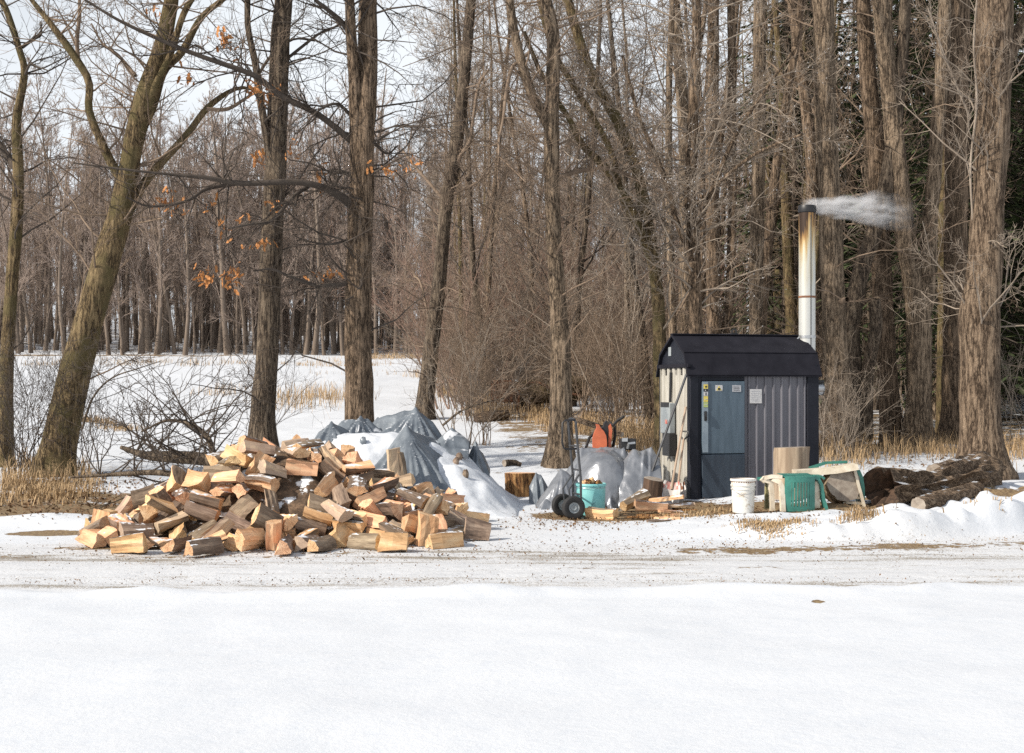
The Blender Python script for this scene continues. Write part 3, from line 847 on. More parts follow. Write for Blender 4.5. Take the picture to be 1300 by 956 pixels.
# ---- dark evergreens at the back right
def conifer(seed):
    rg = random.Random(seed); v = []; f = []; T = Tubes(); H = 17
    K = Tubes(); K.add([(0, 0, -.3), (0, 0, 5), (.05, 0, 11), (0, 0, H)], [.22, .18, .1, .02], 8)
    z = 1.2
    while z < H - .3:
        Lr = 3.3 * (1 - z / H) ** .75 + .3
        for _ in range(5):
            a = rg.uniform(0, 6.28); L = Lr * rg.uniform(.7, 1.15); ca, sa = math.cos(a), math.sin(a); pp = []
            for i in range(5):
                t = i / 4; pp.append((ca * L * t, sa * L * t, z + .15 * L * t - .42 * L * t * t))
            T.add(pp, [.03 * (1 - .8 * i / 4) for i in range(5)], 3)
            for _ in range(int(9 + L * 7)):
                t = rg.uniform(.15, 1.05); p = Vector((ca * L * t, sa * L * t, z + .15 * L * t - .42 * L * t * t))
                b = a + rg.choice((-1, 1)) * rg.uniform(.3, 1.2); l = rg.uniform(.16, .42); w = rg.uniform(.03, .07)
                e = Vector((math.cos(b), math.sin(b), rg.uniform(-.7, .1))) * l; s_ = Vector((-math.sin(b), math.cos(b), rg.uniform(-.5, .5))) * w
                k = len(v); v += [tuple(p), tuple(p + e * .5 + s_), tuple(p + e), tuple(p + e * .5 - s_)]; f.append((k, k + 1, k + 2, k + 3))
        z += rg.uniform(.22, .4)
    nm = mesh_np('foliage', np.array(v), [np.array(f)], M['needles'])
    return K.mesh('trunk', M['bark_dark']), T.mesh('branches', M['twig_dark']), nm
CON = [conifer(5), conifer(6)]
con_spots = []
tries = 0
while len(con_spots) < 40 and tries < 4000:
    tries += 1
    y = rg.uniform(36, 74); x = y * rg.uniform(.19, .47)
    if y < 50 and x < .30 * y: continue
    if any((x - a) ** 2 + (y - b) ** 2 < 9 for a, b in con_spots): continue
    con_spots.append((x, y))
for x, y in con_spots:
    o = empty('evergreen_tree', (x, y, gz(x, y)), '', 'tree', 'dark evergreens deep in the wood', rg.uniform(0, 6.28))
    s = rg.uniform(.8, 1.2); o.scale = (s, s, s)
    a, b, c = CON[rg.randrange(2)]
    link('trunk', a, o); link('branches', b, o); link('foliage', c, o)
    TREES.append((o, CX + x / y * FPX, 'con', y))

# ---- thickets and shrubs
def thicket(seed, H, ns, cfg, mat):
    rg = random.Random(seed); T = Tubes()
    for _ in range(ns):
        a = rg.uniform(0, 6.28); l = rg.uniform(.05, .5)
        grow(T, (rg.gauss(0, .25), rg.gauss(0, .25), -.05), nrm((math.cos(a) * l, math.sin(a) * l, 1)), H * rg.uniform(.55, 1.1), cfg['r'] * rg.uniform(.7, 1.2), 0, rg, cfg)
    return T.mesh('shrub', M[mat])
THK = [thicket(30, 3.6, 12, {'rmin': .005, 'depth': 3, 'kids': [7, 4, 2], 'up': .06, 'wob': .13, 'r': .02}, 'twig'),
       thicket(31, 4.4, 12, {'rmin': .005, 'depth': 3, 'kids': [7, 4, 2], 'up': .06, 'wob': .13, 'r': .022}, 'twig_red'),
       thicket(32, 4.2, 10, {'rmin': .005, 'depth': 3, 'kids': [7, 4, 2], 'up': .03, 'wob': .2, 'r': .02}, 'twig_pale'),
       thicket(33, 3.0, 9, {'rmin': .004, 'depth': 3, 'kids': [6, 4, 2], 'up': .05, 'wob': .2, 'r': .014}, 'twig_dark')]
SHR = []
def shrub(x, y, k, s, name='shrub'):
    o = link(name, THK[k]); o.location = (x, y, gz(x, y)); o.rotation_euler = (0, 0, rg.uniform(0, 6.28)); o.scale = (s, s, s * rg.uniform(.9, 1.2))
    tag(o, '', 'shrub'); SHR.append((o, CX + x / y * FPX, k, y)); return o
for _ in range(34):                                                # the reddish thicket at the field's end
    y = rg.uniform(44, 72); px = rg.uniform(520, 700)
    x = (px - CX) / FPX * y
    if x < wood_edge(y): continue
    shrub(x, y, 1, rg.uniform(.8, 1.35))
for _ in range(60):
    y = rg.uniform(46, 100); px = rg.uniform(545, 880); x = (px - CX) / FPX * y
    if x < wood_edge(y): continue
    shrub(x, y, rg.choice((0, 1, 1, 2)), rg.uniform(.9, 1.6))
for _ in range(70):
    y = rg.uniform(32, 60); px = rg.uniform(590, 900) if rg.random() < .75 else rg.uniform(900, 1300)
    if y < 38 and px < 720: continue
    shrub((px - CX) / FPX * y, y, rg.choice((0, 0, 2, 3)), rg.uniform(.5, 1.2))
for px, py, k, s in ((28, 604, 3, .75), (48, 606, 3, .8), (98, 604, 3, .62), (12, 612, 3, .55), (118, 590, 3, .5), (330, 470, 3, .7), (1052, 590, 2, .5), (1035, 585, 0, .45), (1075, 585, 2, .4), (590, 524, 2, .7), (612, 530, 0, .5), (1290, 560, 2, .6), (770, 560, 0, .4)):
    Y_ = foot(px, py) if py > 540 else 30
    shrub((px - CX) / FPX * Y_, Y_, k, s)

# ---- dry grass, weeds and leaf litter
def blades(name, spots, rg, mat):
    v = []; f = []
    for (x, y, n, h, sp) in spots:
        for _ in range(n):
            px_, py_ = x + rg.gauss(0, sp), y + rg.gauss(0, sp); z = 0
            a = rg.uniform(0, 6.28); l = h * rg.uniform(.5, 1.2); w = .004 + .0016 * rg.random() + y * .00008; le = rg.uniform(.1, .8) * l
            ca, sa = math.cos(a), math.sin(a)
            k = len(v); wx, wy = -sa * w, ca * w
            v += [(px_ - wx, py_ - wy, z), (px_ + wx, py_ + wy, z), (px_ + ca * le * .35 + wx * .8, py_ + sa * le * .35 + wy * .8, z + l * .6), (px_ + ca * le * .35 - wx * .8, py_ + sa * le * .35 - wy * .8, z + l * .6),
                  (px_ + ca * le, py_ + sa * le, z + l * rg.uniform(.55, 1.0))]
            f.append((k, k + 1, k + 2, k + 3)); f.append((k + 3, k + 2, k + 4))
    V = np.array(v); g = ground(V[:, 0], V[:, 1]); V[:, 2] += g - .01
    me_ = bpy.data.meshes.new(name); me_.from_pydata(V.tolist(), [], f); me_.materials.append(mat); me_.update()
    return me_
sp = []
def clump(px, py, w, k, n=45, h=.35, s=.12, dy=.6):
    for _ in range(k):
        Y_ = foot(px, py) + rg.gauss(0, dy); x = (px + rg.uniform(-w, w) - CX) / FPX * Y_
        sp.append((x, Y_, int(n * rg.uniform(.5, 1.4)), h * rg.uniform(.6, 1.2), s))
clump(645, 524, 42, 34, 60, .5, .22, 1.6); clump(592, 500, 26, 26, 60, .5, .25, 2.0); clump(730, 545, 40, 20, 50, .55, .2, 1.5); clump(820, 560, 40, 22, 50, .55, .2, 1.5)
clump(1060, 580, 34, 24, 26, .6, .3, 1.2); clump(1140, 572, 60, 26, 24, .5, .35, 1.4); clump(1285, 575, 22, 14, 30, .55, .3, 1.0); clump(1200, 575, 30, 12, 22, .45, .3, 1.0)
clump(1090, 655, 22, 8, 40, .16, .10, .15); clump(985, 668, 30, 14, 36, .09, .10, .1); clump(950, 664, 14, 6, 30, .08, .09, .1); clump(880, 655, 40, 12, 30, .07, .12, .15); clump(1000, 692, 160, 16, 8, .03, .14, .2); clump(1200, 684, 100, 10, 8, .03, .14, .2); clump(780, 664, 60, 10, 10, .04, .1, .1)
clump(30, 630, 60, 30, 40, .22, .14, .8); clump(95, 620, 40, 18, 35, .2, .12, .7); clump(60, 605, 50, 26, 40, .4, .15, 1.2)
clump(450, 470, 60, 10, 14, .4, .6, 6); clump(270, 462, 220, 40, 30, .45, .8, 3); clump(120, 535, 20, 8, 60, .25, .2, .6); clump(150, 545, 25, 6, 40, .2, .2, .5)
clump(395, 510, 50, 60, 10, .75, .5, 3); clump(700, 500, 130, 60, 40, .5, .4, 4); clump(560, 478, 40, 30, 40, .5, .5, 4); clump(500, 455, 40, 20, 40, .5, .7, 2); clump(300, 500, 60, 22, 8, .5, .5, 4)
clump(1230, 640, 40, 3, 12, .10, .1, .2)
tag(link('dry_grass', blades('dry_grass', sp, rg, M['grass'])), kind='stuff')
v = []; f = []
def scatter(px, py, wx, wy, n, s=.03):
    for _ in range(n):
        u, w_ = px + rg.gauss(0, wx) * (1 if rg.random() < .7 else 1.6), py + rg.gauss(0, wy)
        if w_ < 520: continue
        Y_ = EYE * FPX / (w_ - HY) if w_ > 640 else None
        if Y_ is None: Y_ = foot(u, w_)
        x = (u - CX) / FPX * Y_; z = gz(x, Y_) + rg.uniform(.004, .03); q = s * rg.uniform(.5, 1.4)
        R_ = Euler((rg.gauss(0, .5), rg.gauss(0, .5), rg.uniform(0, 6.3))).to_matrix(); k = len(v)
        for c in ((-1, 0, 0), (0, .6, .25), (1, 0, .1), (0, -.6, .2)): v.append(tuple(Vector((x, Y_, z)) + R_ @ Vector(c) * q))
        f.append((k, k + 1, k + 2, k + 3))
scatter(730, 660, 40, 7, 800, .016); scatter(890, 652, 70, 8, 800, .017); scatter(1000, 655, 50, 7, 400, .017); scatter(60, 632, 55, 14, 1100); scatter(100, 612, 60, 8, 400); scatter(1150, 585, 70, 10, 350); scatter(120, 640, 25, 10, 200); scatter(620, 660, 30, 10, 60, .02); scatter(350, 698, 130, 5, 260, .018); scatter(500, 740, 420, 3, 900, .009); scatter(900, 694, 260, 7, 1100, .012); scatter(250, 704, 220, 7, 700, .010); scatter(650, 718, 500, 10, 500, .008)
me_ = bpy.data.meshes.new('leaf_litter'); me_.from_pydata(v, [], f); me_.materials.append(M['litter']); me_.update()
tag(link('leaf_litter', me_), kind='stuff')
# ---------------------------------------------------------------- the furnace shed
M['roof_metal'] = plain('roof_metal', (.020, .020, .027), (.012, .012, .017), .75, 5, 0.0, .1, .003, spec=.12)
M['trim_dark'] = plain('trim_dark', (.014, .016, .025), (.009, .011, .018), .55, 5, spec=.25)
M['door_blue'] = plain('door_blue', (.085, .125, .165), (.058, .09, .122), .5, 3, stretch=(6, 6, .8), bs=.1)
M['door_low'] = plain('door_low', (.034, .052, .075), (.022, .034, .052), .5, 3, stretch=(5, 5, .8), bs=.1)
M['siding'] = plain('siding', (.155, .155, .178), (.11, .11, .13), .5, 2, stretch=(3, 3, .5), bs=.1)
M['cream'] = plain('cream', (.50, .48, .43), (.36, .34, .29), .55, 3, stretch=(3, 3, .6), bs=.1)
M['grey_box'] = plain('grey_box', (.34, .37, .38), (.22, .25, .27), .5, 4)
M['black'] = plain('black', (.018, .018, .02), (.01, .01, .012), .45, 8)
M['black_rubber'] = plain('black_rubber', (.025, .025, .026), (.014, .014, .015), .8, 14)
M['label_white'] = plain('label_white', (.62, .62, .62), (.42, .42, .43), .5, 40)
M['label_silver'] = plain('label_silver', (.5, .51, .53), (.35, .35, .37), .35, 40, .5)
M['yellow'] = plain('yellow', (.75, .62, .10), (.62, .5, .12), .5, 20)
M['galv'] = plain('galv', (.55, .56, .57), (.4, .41, .42), .35, 10, .8)
M['white_plastic'] = plain('white_plastic', (.72, .71, .67), (.55, .53, .48), .5, 9)
M['cream_plastic'] = plain('cream_plastic', (.74, .68, .56), (.52, .44, .33), .55, 9)
M['green_plastic'] = plain('green_plastic', (.05, .225, .18), (.028, .14, .115), .45, 9)
M['rust'] = plain('rust', (.30, .13, .06), (.14, .07, .045), .85, 12)
M['orange'] = plain('orange', (.62, .16, .07), (.45, .11, .05), .5, 8)
M['shaft'] = plain('shaft', (.50, .38, .28), (.33, .24, .17), .7, 8, stretch=(1, 1, .1))
M['shovel'] = plain('shovel', (.62, .60, .57), (.42, .38, .35), .5, 9)
M['red_paint'] = plain('red_paint', (.45, .10, .08), (.5, .38, .34), .6, 16)
M['steel_dark'] = plain('steel_dark', (.075, .078, .085), (.045, .047, .052), .5, 20, .3)

def pipe_mat():
    m, t, b, co = new_mat('stained_steel')
    s = t.nodes.new('ShaderNodeSeparateXYZ'); t.links.new(co, s.inputs['Vector'])
    n = noise(t, co, 7, 4, (1, 1, .25))
    z = mnode(t, 'ADD', s.outputs['Z'], mnode(t, 'MULTIPLY', mnode(t, 'SUBTRACT', noise(t, co, 16, 3, (1, 1, .07)), .5), 1.8))
    zz = mnode(t, 'DIVIDE', z, 2.5)
    c = ramp(t, [(0, (.60, .61, .60)), (.58, (.58, .58, .54)), (.72, (.55, .50, .38)), (.82, (.52, .38, .19)), (.89, (.30, .17, .065)), (.95, (.05, .03, .02))], zz)
    g = t.nodes.new('ShaderNodeMath'); g.operation = 'COMPARE'; g.inputs[1].default_value = 1.205; g.inputs[2].default_value = .016
    t.links.new(s.outputs['Z'], g.inputs[0])
    c = mixc(t, g.outputs['Value'], c, (.42, .17, .07))
    t.links.new(c, b.inputs['Base Color']); b.inputs['Metallic'].default_value = .45; b.inputs['Roughness'].default_value = .38
    return m
M['pipe'] = pipe_mat()

TH = math.radians(15)
SX, SY = 2.49, 19.9
SHZ = gz(3.3, 20.3) - .02
SL, SD = 1.95, 1.16
def fu(px):
    t = (px - CX) / FPX
    return (t * SY - SX) / (math.cos(TH) - math.sin(TH) * t)
def fz(px, py):
    return EYE + (HY - py) / FPX * (SY + fu(px) * math.sin(TH)) - SHZ
shed = empty('furnace_shed', (SX, SY, SHZ), 'small dark metal wood-furnace shed with barn roof and blue-grey door', 'shed', None, TH)
zt = fz(885, 477)
def ribbed(u0, u1, z0, z1, step, dep, mats, name, parent, M_=None, wide=.3):
    """corrugated sheet in the plane v=0, ribs towards -v"""
    mb = MB(); P = []; u = u0; k = 0
    while u < u1 - 1e-4:
        w = min(step, u1 - u)
        P += [(u, 0), (u + w * (.5 - wide / 2 - .06), 0), (u + w * (.5 - wide / 2), -dep), (u + w * (.5 + wide / 2), -dep), (u + w * (.5 + wide / 2 + .06), 0)]
        u += w
    P.append((u1, 0))
    for (a, b), (c, d) in zip(P, P[1:]):
        mb.add([(a, b, z0), (c, d, z0), (c, d, z1), (a, b, z1)], [(0, 1, 2, 3)], 0, M_)
    return mb.build(name, mats, parent)
# inner body
mb = MB(); mb.box((.03, .06, -.1), (SL - .03, SD - .03, zt + .05)); mb.build('wall', M['trim_dark'], shed)
ribbed(fu(944) + .012, fu(1024) - .004, .02, zt, .128, .022, M['siding'], 'siding', shed, wide=.16)
Ml = Matrix(((0, 1, 0, 0), (1, 0, 0, 0), (0, 0, 1, 0), (0, 0, 0, 1)))
ribbed(.09, SD - .05, .02, fz(880, 466), .20, .022, M['cream'], 'side_panel', shed, Ml, .3)
Mr = Matrix(((0, -1, 0, SL), (1, 0, 0, 0), (0, 0, 1, 0), (0, 0, 0, 1)))
ribbed(.06, SD - .05, .02, zt, .20, .02, M['siding'], 'side_panel', shed, Mr, .3)
for (a, b, c, d) in ((-.005, -.03, .12, .10), (fu(1024), -.03, SL + .02, .06), (-.005, SD - .06, .06, SD + .02), (SL - .05, SD - .06, SL + .02, SD + .02)):
    mb = MB(); mb.box((a, b, -.05), (c, d, zt + .01), 0, None, .006); mb.build('corner_post', M['trim_dark'], shed)
mb = MB(); mb.box((.123, -.012, .0), (fu(890) - .004, .055, zt), 0); mb.box((fu(890), -.012, fz(890, 483)), (fu(944) + .008, .055, zt), 0); mb.build('door_frame', M['trim_dark'], shed)
door = MB(); door.box((fu(890), -.045, fz(900, 576)), (fu(944), .03, fz(900, 484)), 0, None, .008)
door.box((fu(890), -.05, .03), (fu(944), .03, fz(900, 577)), 1, None, .008)
door = door.build('door', [M['door_blue'], M['door_low']], shed)
mb = MB(); mb.box((fu(890) + .004, -.058, fz(900, 574)), (fu(897), -.045, fz(900, 485)), 0); mb.build('edge_strip', plain('edge_strip', (.26, .32, .37), (.17, .22, .27), .5, 5), door)
mb = MB(); mb.tube([(fu(893.5), -.075, fz(893, 533)), (fu(893.5), -.085, fz(893, 529)), (fu(893.5), -.075, fz(893, 523))], .014); mb.box((fu(892), -.075, fz(893, 534)), (fu(895), -.057, fz(893, 522))); mb.build('handle', M['black'], door)
def sticker(u0, u1, py0, py1, px, mats, glyphs, y=-.0595):
    z0, z1 = fz(px, py1), fz(px, py0)
    b = MB(); b.box((u0, y - .003, z0), (u1, y, z1), 0)
    for g in glyphs:                                               # (u, z, polygon) as fractions of the sticker
        pr = [(u0 + (u1 - u0) * a, z0 + (z1 - z0) * c) for a, c in g]
        b.prism(pr, y - .006, y - .0035, 1)
    return b.build('sticker', mats, door)
tri = [(.12, .12), (.88, .12), (.5, .9)]
blob_ = [(.3, .2), (.6, .15), (.75, .45), (.6, .8), (.35, .7), (.25, .45)]
u0, u1 = fu(891.2), fu(896.6)
sticker(u0, u1, 488, 493.5, 893, [M['yellow'], M['black']], [[(.35, .25), (.65, .25), (.8, .7), (.3, .6)]])
sticker(u0, u1, 494, 497, 893, [M['black'], M['label_white']], [[(.3, .3), (.5, .3), (.5, .7), (.3, .7)]])
sticker(u0, u1, 497.5, 502.5, 893, [M['label_white'], M['black']], [[(.4, .15), (.6, .15), (.65, .85), (.4, .8)]])
sticker(u0, u1, 503, 510, 893, [M['yellow'], M['label_white']], [[(.15, .4), (.85, .4), (.85, .5), (.15, .5)]])
sticker(u0, u1, 510.5, 517, 893, [plain('sticker_green', (.5, .6, .22)), M['label_white']], [[(.15, .5), (.85, .5), (.85, .6), (.15, .6)]])
a_, b_ = fu(906.5), fu(915.5)
sticker(a_, b_, 489, 496.5, 910, [M['label_white'], M['yellow']], [tri], -.0455)
mb = MB(); zz0, zz1 = fz(910, 496.5), fz(910, 489); uu = (a_ + b_) / 2; c2 = (zz0 + zz1) / 2
mb.prism([(uu + .022 * math.cos(k * .785), c2 - .012 + .018 * math.sin(k * .785)) for k in range(8)], -.054, -.052, 0); mb.build('sticker', M['black'], door)
mb = MB(); mb.box((fu(928), -.052, fz(934, 497.5)), (fu(939), -.0455, fz(934, 489)), 0, None, .002)
for k in range(3): mb.box((fu(929.5), -.0535, fz(934, 491 + k * 2)), (fu(937), -.0522, fz(934, 491.7 + k * 2)), 1)
mb.build('name_plate', [M['label_silver'], M['steel_dark']], door)
mb = MB(); mb.box((fu(951), -.029, fz(955, 512)), (fu(966), -.0235, fz(955, 494)), 0)
for k in range(6): mb.box((fu(952.5), -.0305, fz(955, 496.5 + k * 2.4)), (fu(964 - (k % 3)), -.0292, fz(955, 497.1 + k * 2.4)), 1)
mb.build('notice', [M['label_white'], M['label_silver']], shed)
# roof: two slopes a side
RZ, KZ, EZ = 2.40 - SHZ, 2.13 - SHZ, zt - .01
pf = [(-.06, EZ), (.10, KZ), (SD / 2, RZ), (SD - .10, KZ), (SD + .06, EZ)]
pin = [(SD + .03, EZ), (SD - .12, KZ - .03), (SD / 2, RZ - .035), (.12, KZ - .03), (-.03, EZ)]
mb = MB(); n = len(pf)
full = pf + pin
mbv = [(u, v, z) for u in (-.05, SL + .06) for (v, z) in full]
N2 = len(full)
fcs = [(i, (i + 1) % N2, N2 + (i + 1) % N2, N2 + i) for i in range(N2)]
fcs += [(k, k + 1, N2 - 2 - k, N2 - 1 - k) for k in range(4)] + [(N2 + k + 1, N2 + k, 2 * N2 - 1 - k, 2 * N2 - 2 - k) for k in range(4)]
mb.add(mbv, fcs)
roof = mb.build('roof', M['roof_metal'], shed)
mb = MB(); mb.box((-.052, SD / 2 - .05, RZ - .006), (SL + .062, SD / 2 + .05, RZ + .012), 0, None, .004); mb.build('ridge_cap', M['roof_metal'], roof)
mb = MB()
for (v_, z_) in ((.10, KZ), (-.05, EZ + .02)): mb.box((-.052, v_ - .012, z_ - .004), (SL + .062, v_ + .012, z_ + .009), 0, None, .002)
mb.build('seam', M['roof_metal'], roof)
gb = fz(880, 462)
for uu, w_ in ((.0, .03), (SL - .02, .03)):
    g = [(.01, gb - 0), (.0, EZ + .02), (.125, KZ - .035), (SD / 2, RZ - .04), (SD - .125, KZ - .035), (SD, EZ + .02), (SD - .01, gb)]
    mb = MB(); mb.prism([(a, b) for a, b in g], uu, uu + w_, 0, None, 'x'); gab = mb.build('gable', M['trim_dark'], shed)
mb = MB(); mb.box((-.045, -.03, gb - .05), (.0, SD + .03, gb + .004), 0, None, .006); mb.build('gable_trim', M['roof_metal'], shed)
mb = MB(); mb.box((-.012, .70, 2.09 - SHZ), (-.002, .80, 2.22 - SHZ), 0, None, .003); mb.build('vent_plate', M['grey_box'], shed)
# lifting eye on the ridge
mb = MB(); mb.box((.87, SD / 2 - .02, RZ), (.98, SD / 2 + .02, RZ + .025)); mb.lathe([(.028, -.01), (.042, -.01), (.042, .01), (.028, .01), (.028, -.01)], 0, Matrix.Translation((.925, SD / 2, RZ + .05)) @ Matrix.Rotation(math.pi / 2, 4, 'X'), 16); mb.build('lifting_eye', M['black'], roof)
# switch box and meter on the cream side
mb = MB(); mb.box((-.11, .50, .92), (-.022, .86, 1.36), 0, None, .01); bx = mb.build('switch_box', M['grey_box'], shed)
mb = MB(); mb.box((-.14, .44, .60), (-.022, .72, .93), 0, None, .01); mb.build('switch_box', M['black'], shed)
mb = MB(); mb.box((-.116, .52, 1.30), (-.108, .84, 1.37)); mb.build('lid', M['black'], bx)
mb = MB(); mb.box((-.118, .58, 1.06), (-.112, .66, 1.12)); mb.build('sticker', M['red_paint'], bx)
mb = MB(); mb.tube([(-.05, .62, 1.37), (-.04, .62, 1.8)], .022); mb.build('recess_strip', M['black'], shed)  # black tube stands in for a dark recess in the cream wall
# fan hood on the far side
mb = MB(); mb.lathe([(.0, 0), (.085, 0), (.09, .015), (.09, .12), (.10, .13)], 0, Matrix.Translation((SL + .01, .12, 1.62 - SHZ)) @ Matrix.Rotation(math.pi / 2, 4, 'Y'), 20)
mb.box((SL + .01, .03, 1.70 - SHZ), (SL + .14, .22, 1.74 - SHZ), 1, None, .01); mb.build('fan_hood', [M['galv'], M['black']], shed)
# chimney
chx, chv = SL + .10, .50

Cz = 4.26 - SHZ
chim = MB(); chim.lathe([(.122, -2.4 + 0), (.122, 2.44), (.112, 2.44), (.112, 2.1)], 0, None, 28)
chim.box((-.006, -.127, -2.4), (.006, -.121, 2.4), 1)
ch = chim.build('chimney', [M['pipe'], M['steel_dark']], shed, True, (chx, chv, Cz - 2.5))
for k in range(3):
    pass
mb = MB(); mb.lathe([(.118, 2.45), (.130, 2.45), (.134, 2.48), (.131, 2.54), (.126, 2.55), (.114, 2.54), (.114, 2.44)], 0, None, 28); mb.build('cap', M['black'], ch, True)
mb = MB(); mb.lathe([(.124, .60), (.130, .60), (.130, .64), (.124, .64)], 0, None, 24); mb.box((-.02, -.16, .6), (.02, -.12, .64)); mb.tube([(-.12, .0, .62), (-.3, .0, .45)], .012); mb.build('clamp', M['galv'], ch, True)
mb = MB(); mb.lathe([(.1235, 1.19), (.126, 1.195), (.126, 1.215), (.1235, 1.22)], 0, None, 24); mb.build('joint_band', M['rust'], ch, True)

# smoke drifting off the pipe
def smoke():
    m = bpy.data.materials.new('smoke'); m.use_nodes = True; t = m.node_tree; t.nodes.clear()
    o = t.nodes.new('ShaderNodeOutputMaterial'); p = t.nodes.new('ShaderNodeVolumePrincipled'); tc = t.nodes.new('ShaderNodeTexCoord'); s = t.nodes.new('ShaderNodeSeparateXYZ')
    co = tc.outputs['Object']; t.links.new(co, s.inputs['Vector'])
    n = noise(t, co, 4.5, 5, (.8, 1.2, 1.9), .62); x, y, z = s.outputs['X'], s.outputs['Y'], s.outputs['Z']
    wv = mnode(t, 'MULTIPLY', mnode(t, 'SUBTRACT', noise(t, co, 1.6, 2), .5), .3)
    zc = mnode(t, 'SUBTRACT', z, mnode(t, 'ADD', mnode(t, 'MULTIPLY', x, -.10), wv))
    wd = mnode(t, 'ADD', mnode(t, 'MULTIPLY', x, .14), .12)
    r2 = mnode(t, 'ADD', mnode(t, 'POWER', mnode(t, 'DIVIDE', zc, wd), 2), mnode(t, 'POWER', mnode(t, 'DIVIDE', y, wd), 2))
    body = mnode(t, 'SUBTRACT', 1, r2, True)
    fade = mnode(t, 'POWER', sstep(t, x, 1.75, .1), 1.6); st = sstep(t, x, -.12, .08)
    d = mnode(t, 'MULTIPLY', mnode(t, 'MULTIPLY', body, sstep(t, n, .36, .64)), mnode(t, 'MULTIPLY', fade, st))
    t.links.new(mnode(t, 'MULTIPLY', d, 16), p.inputs['Density']); p.inputs['Color'].default_value = (.95, .96, .98, 1)
    t.links.new(p.outputs['Volume'], o.inputs['Volume'])
    return m
mb = MB(); mb.box((-.15, -.36, -.38), (1.8, .36, .38))
tp = shed.matrix_basis @ Vector((chx, chv, Cz + .06))
s_ = mb.build('smoke', smoke(), None, False, tp); tag(s_, kind='stuff')

# ---------------------------------------------------------------- firewood
def log_shape(kind, L, R, seed):
    """verts, faces, material index per face (0 bark, 1 split face, 2 end grain) of one piece of firewood along x"""
    rg = random.Random(seed)
    def seg(a, b, n, fl): return [((a[0]+(b[0]-a[0])*i/n, a[1]+(b[1]-a[1])*i/n), fl) for i in range(n)]
    def arc(a0, a1, n, fl, r=R): return [((r*math.cos(a0+(a1-a0)*i/n), r*math.sin(a0+(a1-a0)*i/n)), fl) for i in range(n)]
    P = math.pi
    if kind == 'wedge':
        a = rg.uniform(1.15, 1.6)
        pr = seg((0, 0), (R, 0), 4, 1) + arc(0, a, 6, 0) + seg((R*math.cos(a), R*math.sin(a)), (0, 0), 4, 1)
    elif kind == 'half':
        pr = seg((-R, 0), (R, 0), 6, 1) + arc(0, P, 10, 0)
    elif kind == 'slab':
        w, h = R*1.05, R*.9; k = rg.uniform(.55, .9)
        pr = seg((-w/2, -h/2), (w/2, -h/2*k), 4, 1) + seg((w/2, -h/2*k), (w/2*k, h/2), 4, 1) + seg((w/2*k, h/2), (-w/2, h/2), 4, 0) + seg((-w/2, h/2), (-w/2, -h/2), 4, 1)
    elif kind == 'block':
        a = 1.9
        pr = seg((R*.15, R*.1), (R, 0), 3, 1) + arc(0, a, 8, 0) + seg((R*math.cos(a), R*math.sin(a)), (-R*.1, R*.4), 3, 1) + seg((-R*.1, R*.4), (R*.15, R*.1), 2, 1)
    else:
        pr = arc(0, 2*P, 14, 0)
    n = len(pr)
    cx = sum(p[0][0] for p in pr)/n; cy = sum(p[0][1] for p in pr)/n
    jit = [(rg.gauss(0, .0055), rg.gauss(0, .0055)) for _ in range(n)]
    rings = 7; v = []; f = []; m = []
    bend = rg.uniform(-.02, .02); tw = rg.uniform(-.25, .25); tp = rg.uniform(-.2, .2)
    e0 = (rg.uniform(-.13, .13), rg.uniform(-.13, .13)); e1 = (rg.uniform(-.13, .13), rg.uniform(-.13, .13))
    for k in range(rings):
        t = k/(rings-1)*2-1; s = 1+tp*t; c, sn = math.cos(tw*t), math.sin(tw*t)
        for i, ((x, y), fl) in enumerate(pr):
            x = (x-cx)*s+jit[i][0]+rg.gauss(0, .0022); y = (y-cy)*s+jit[i][1]+rg.gauss(0, .0022)
            xx = x*c-y*sn; yy = x*sn+y*c+bend*(t*t-.4)
            dx = (e1 if t > 0 else e0); dx = (dx[0]*xx+dx[1]*yy)*abs(t)+(rg.gauss(0, .002) if abs(t) == 1 else 0)
            v.append((t*L/2+dx, xx, yy))
    for k in range(rings-1):
        for i in range(n):
            j = (i+1) % n
            f.append((k*n+i, k*n+j, (k+1)*n+j, (k+1)*n+i)); m.append(0 if pr[i][1] == 0 else 1)
    for k, sg in ((0, 1), (rings-1, -1)):
        c = len(v); q = [v[k*n+i] for i in range(n)]
        v.append(tuple(sum(a[d] for a in q)/n for d in range(3)))
        for i in range(n):
            j = (i+1) % n
            f.append((k*n+j, k*n+i, c) if sg == 1 else (k*n+i, k*n+j, c)); m.append(2)
    return v, f, m
LOGV = [('wedge', .34, .155, 1), ('wedge', .32, .175, 2), ('half', .34, .085, 3), ('slab', .31, .125, 4), ('block', .32, .135, 5), ('round', .34, .052, 6),
        ('wedge', .37, .135, 7), ('slab', .35, .105, 8), ('half', .31, .10, 9), ('block', .34, .12, 10), ('wedge', .29, .165, 11), ('wedge', .27, .185, 12),
        ('block', .28, .15, 13), ('wedge', .38, .15, 14), ('half', .28, .105, 15), ('wedge', .33, .125, 16)]
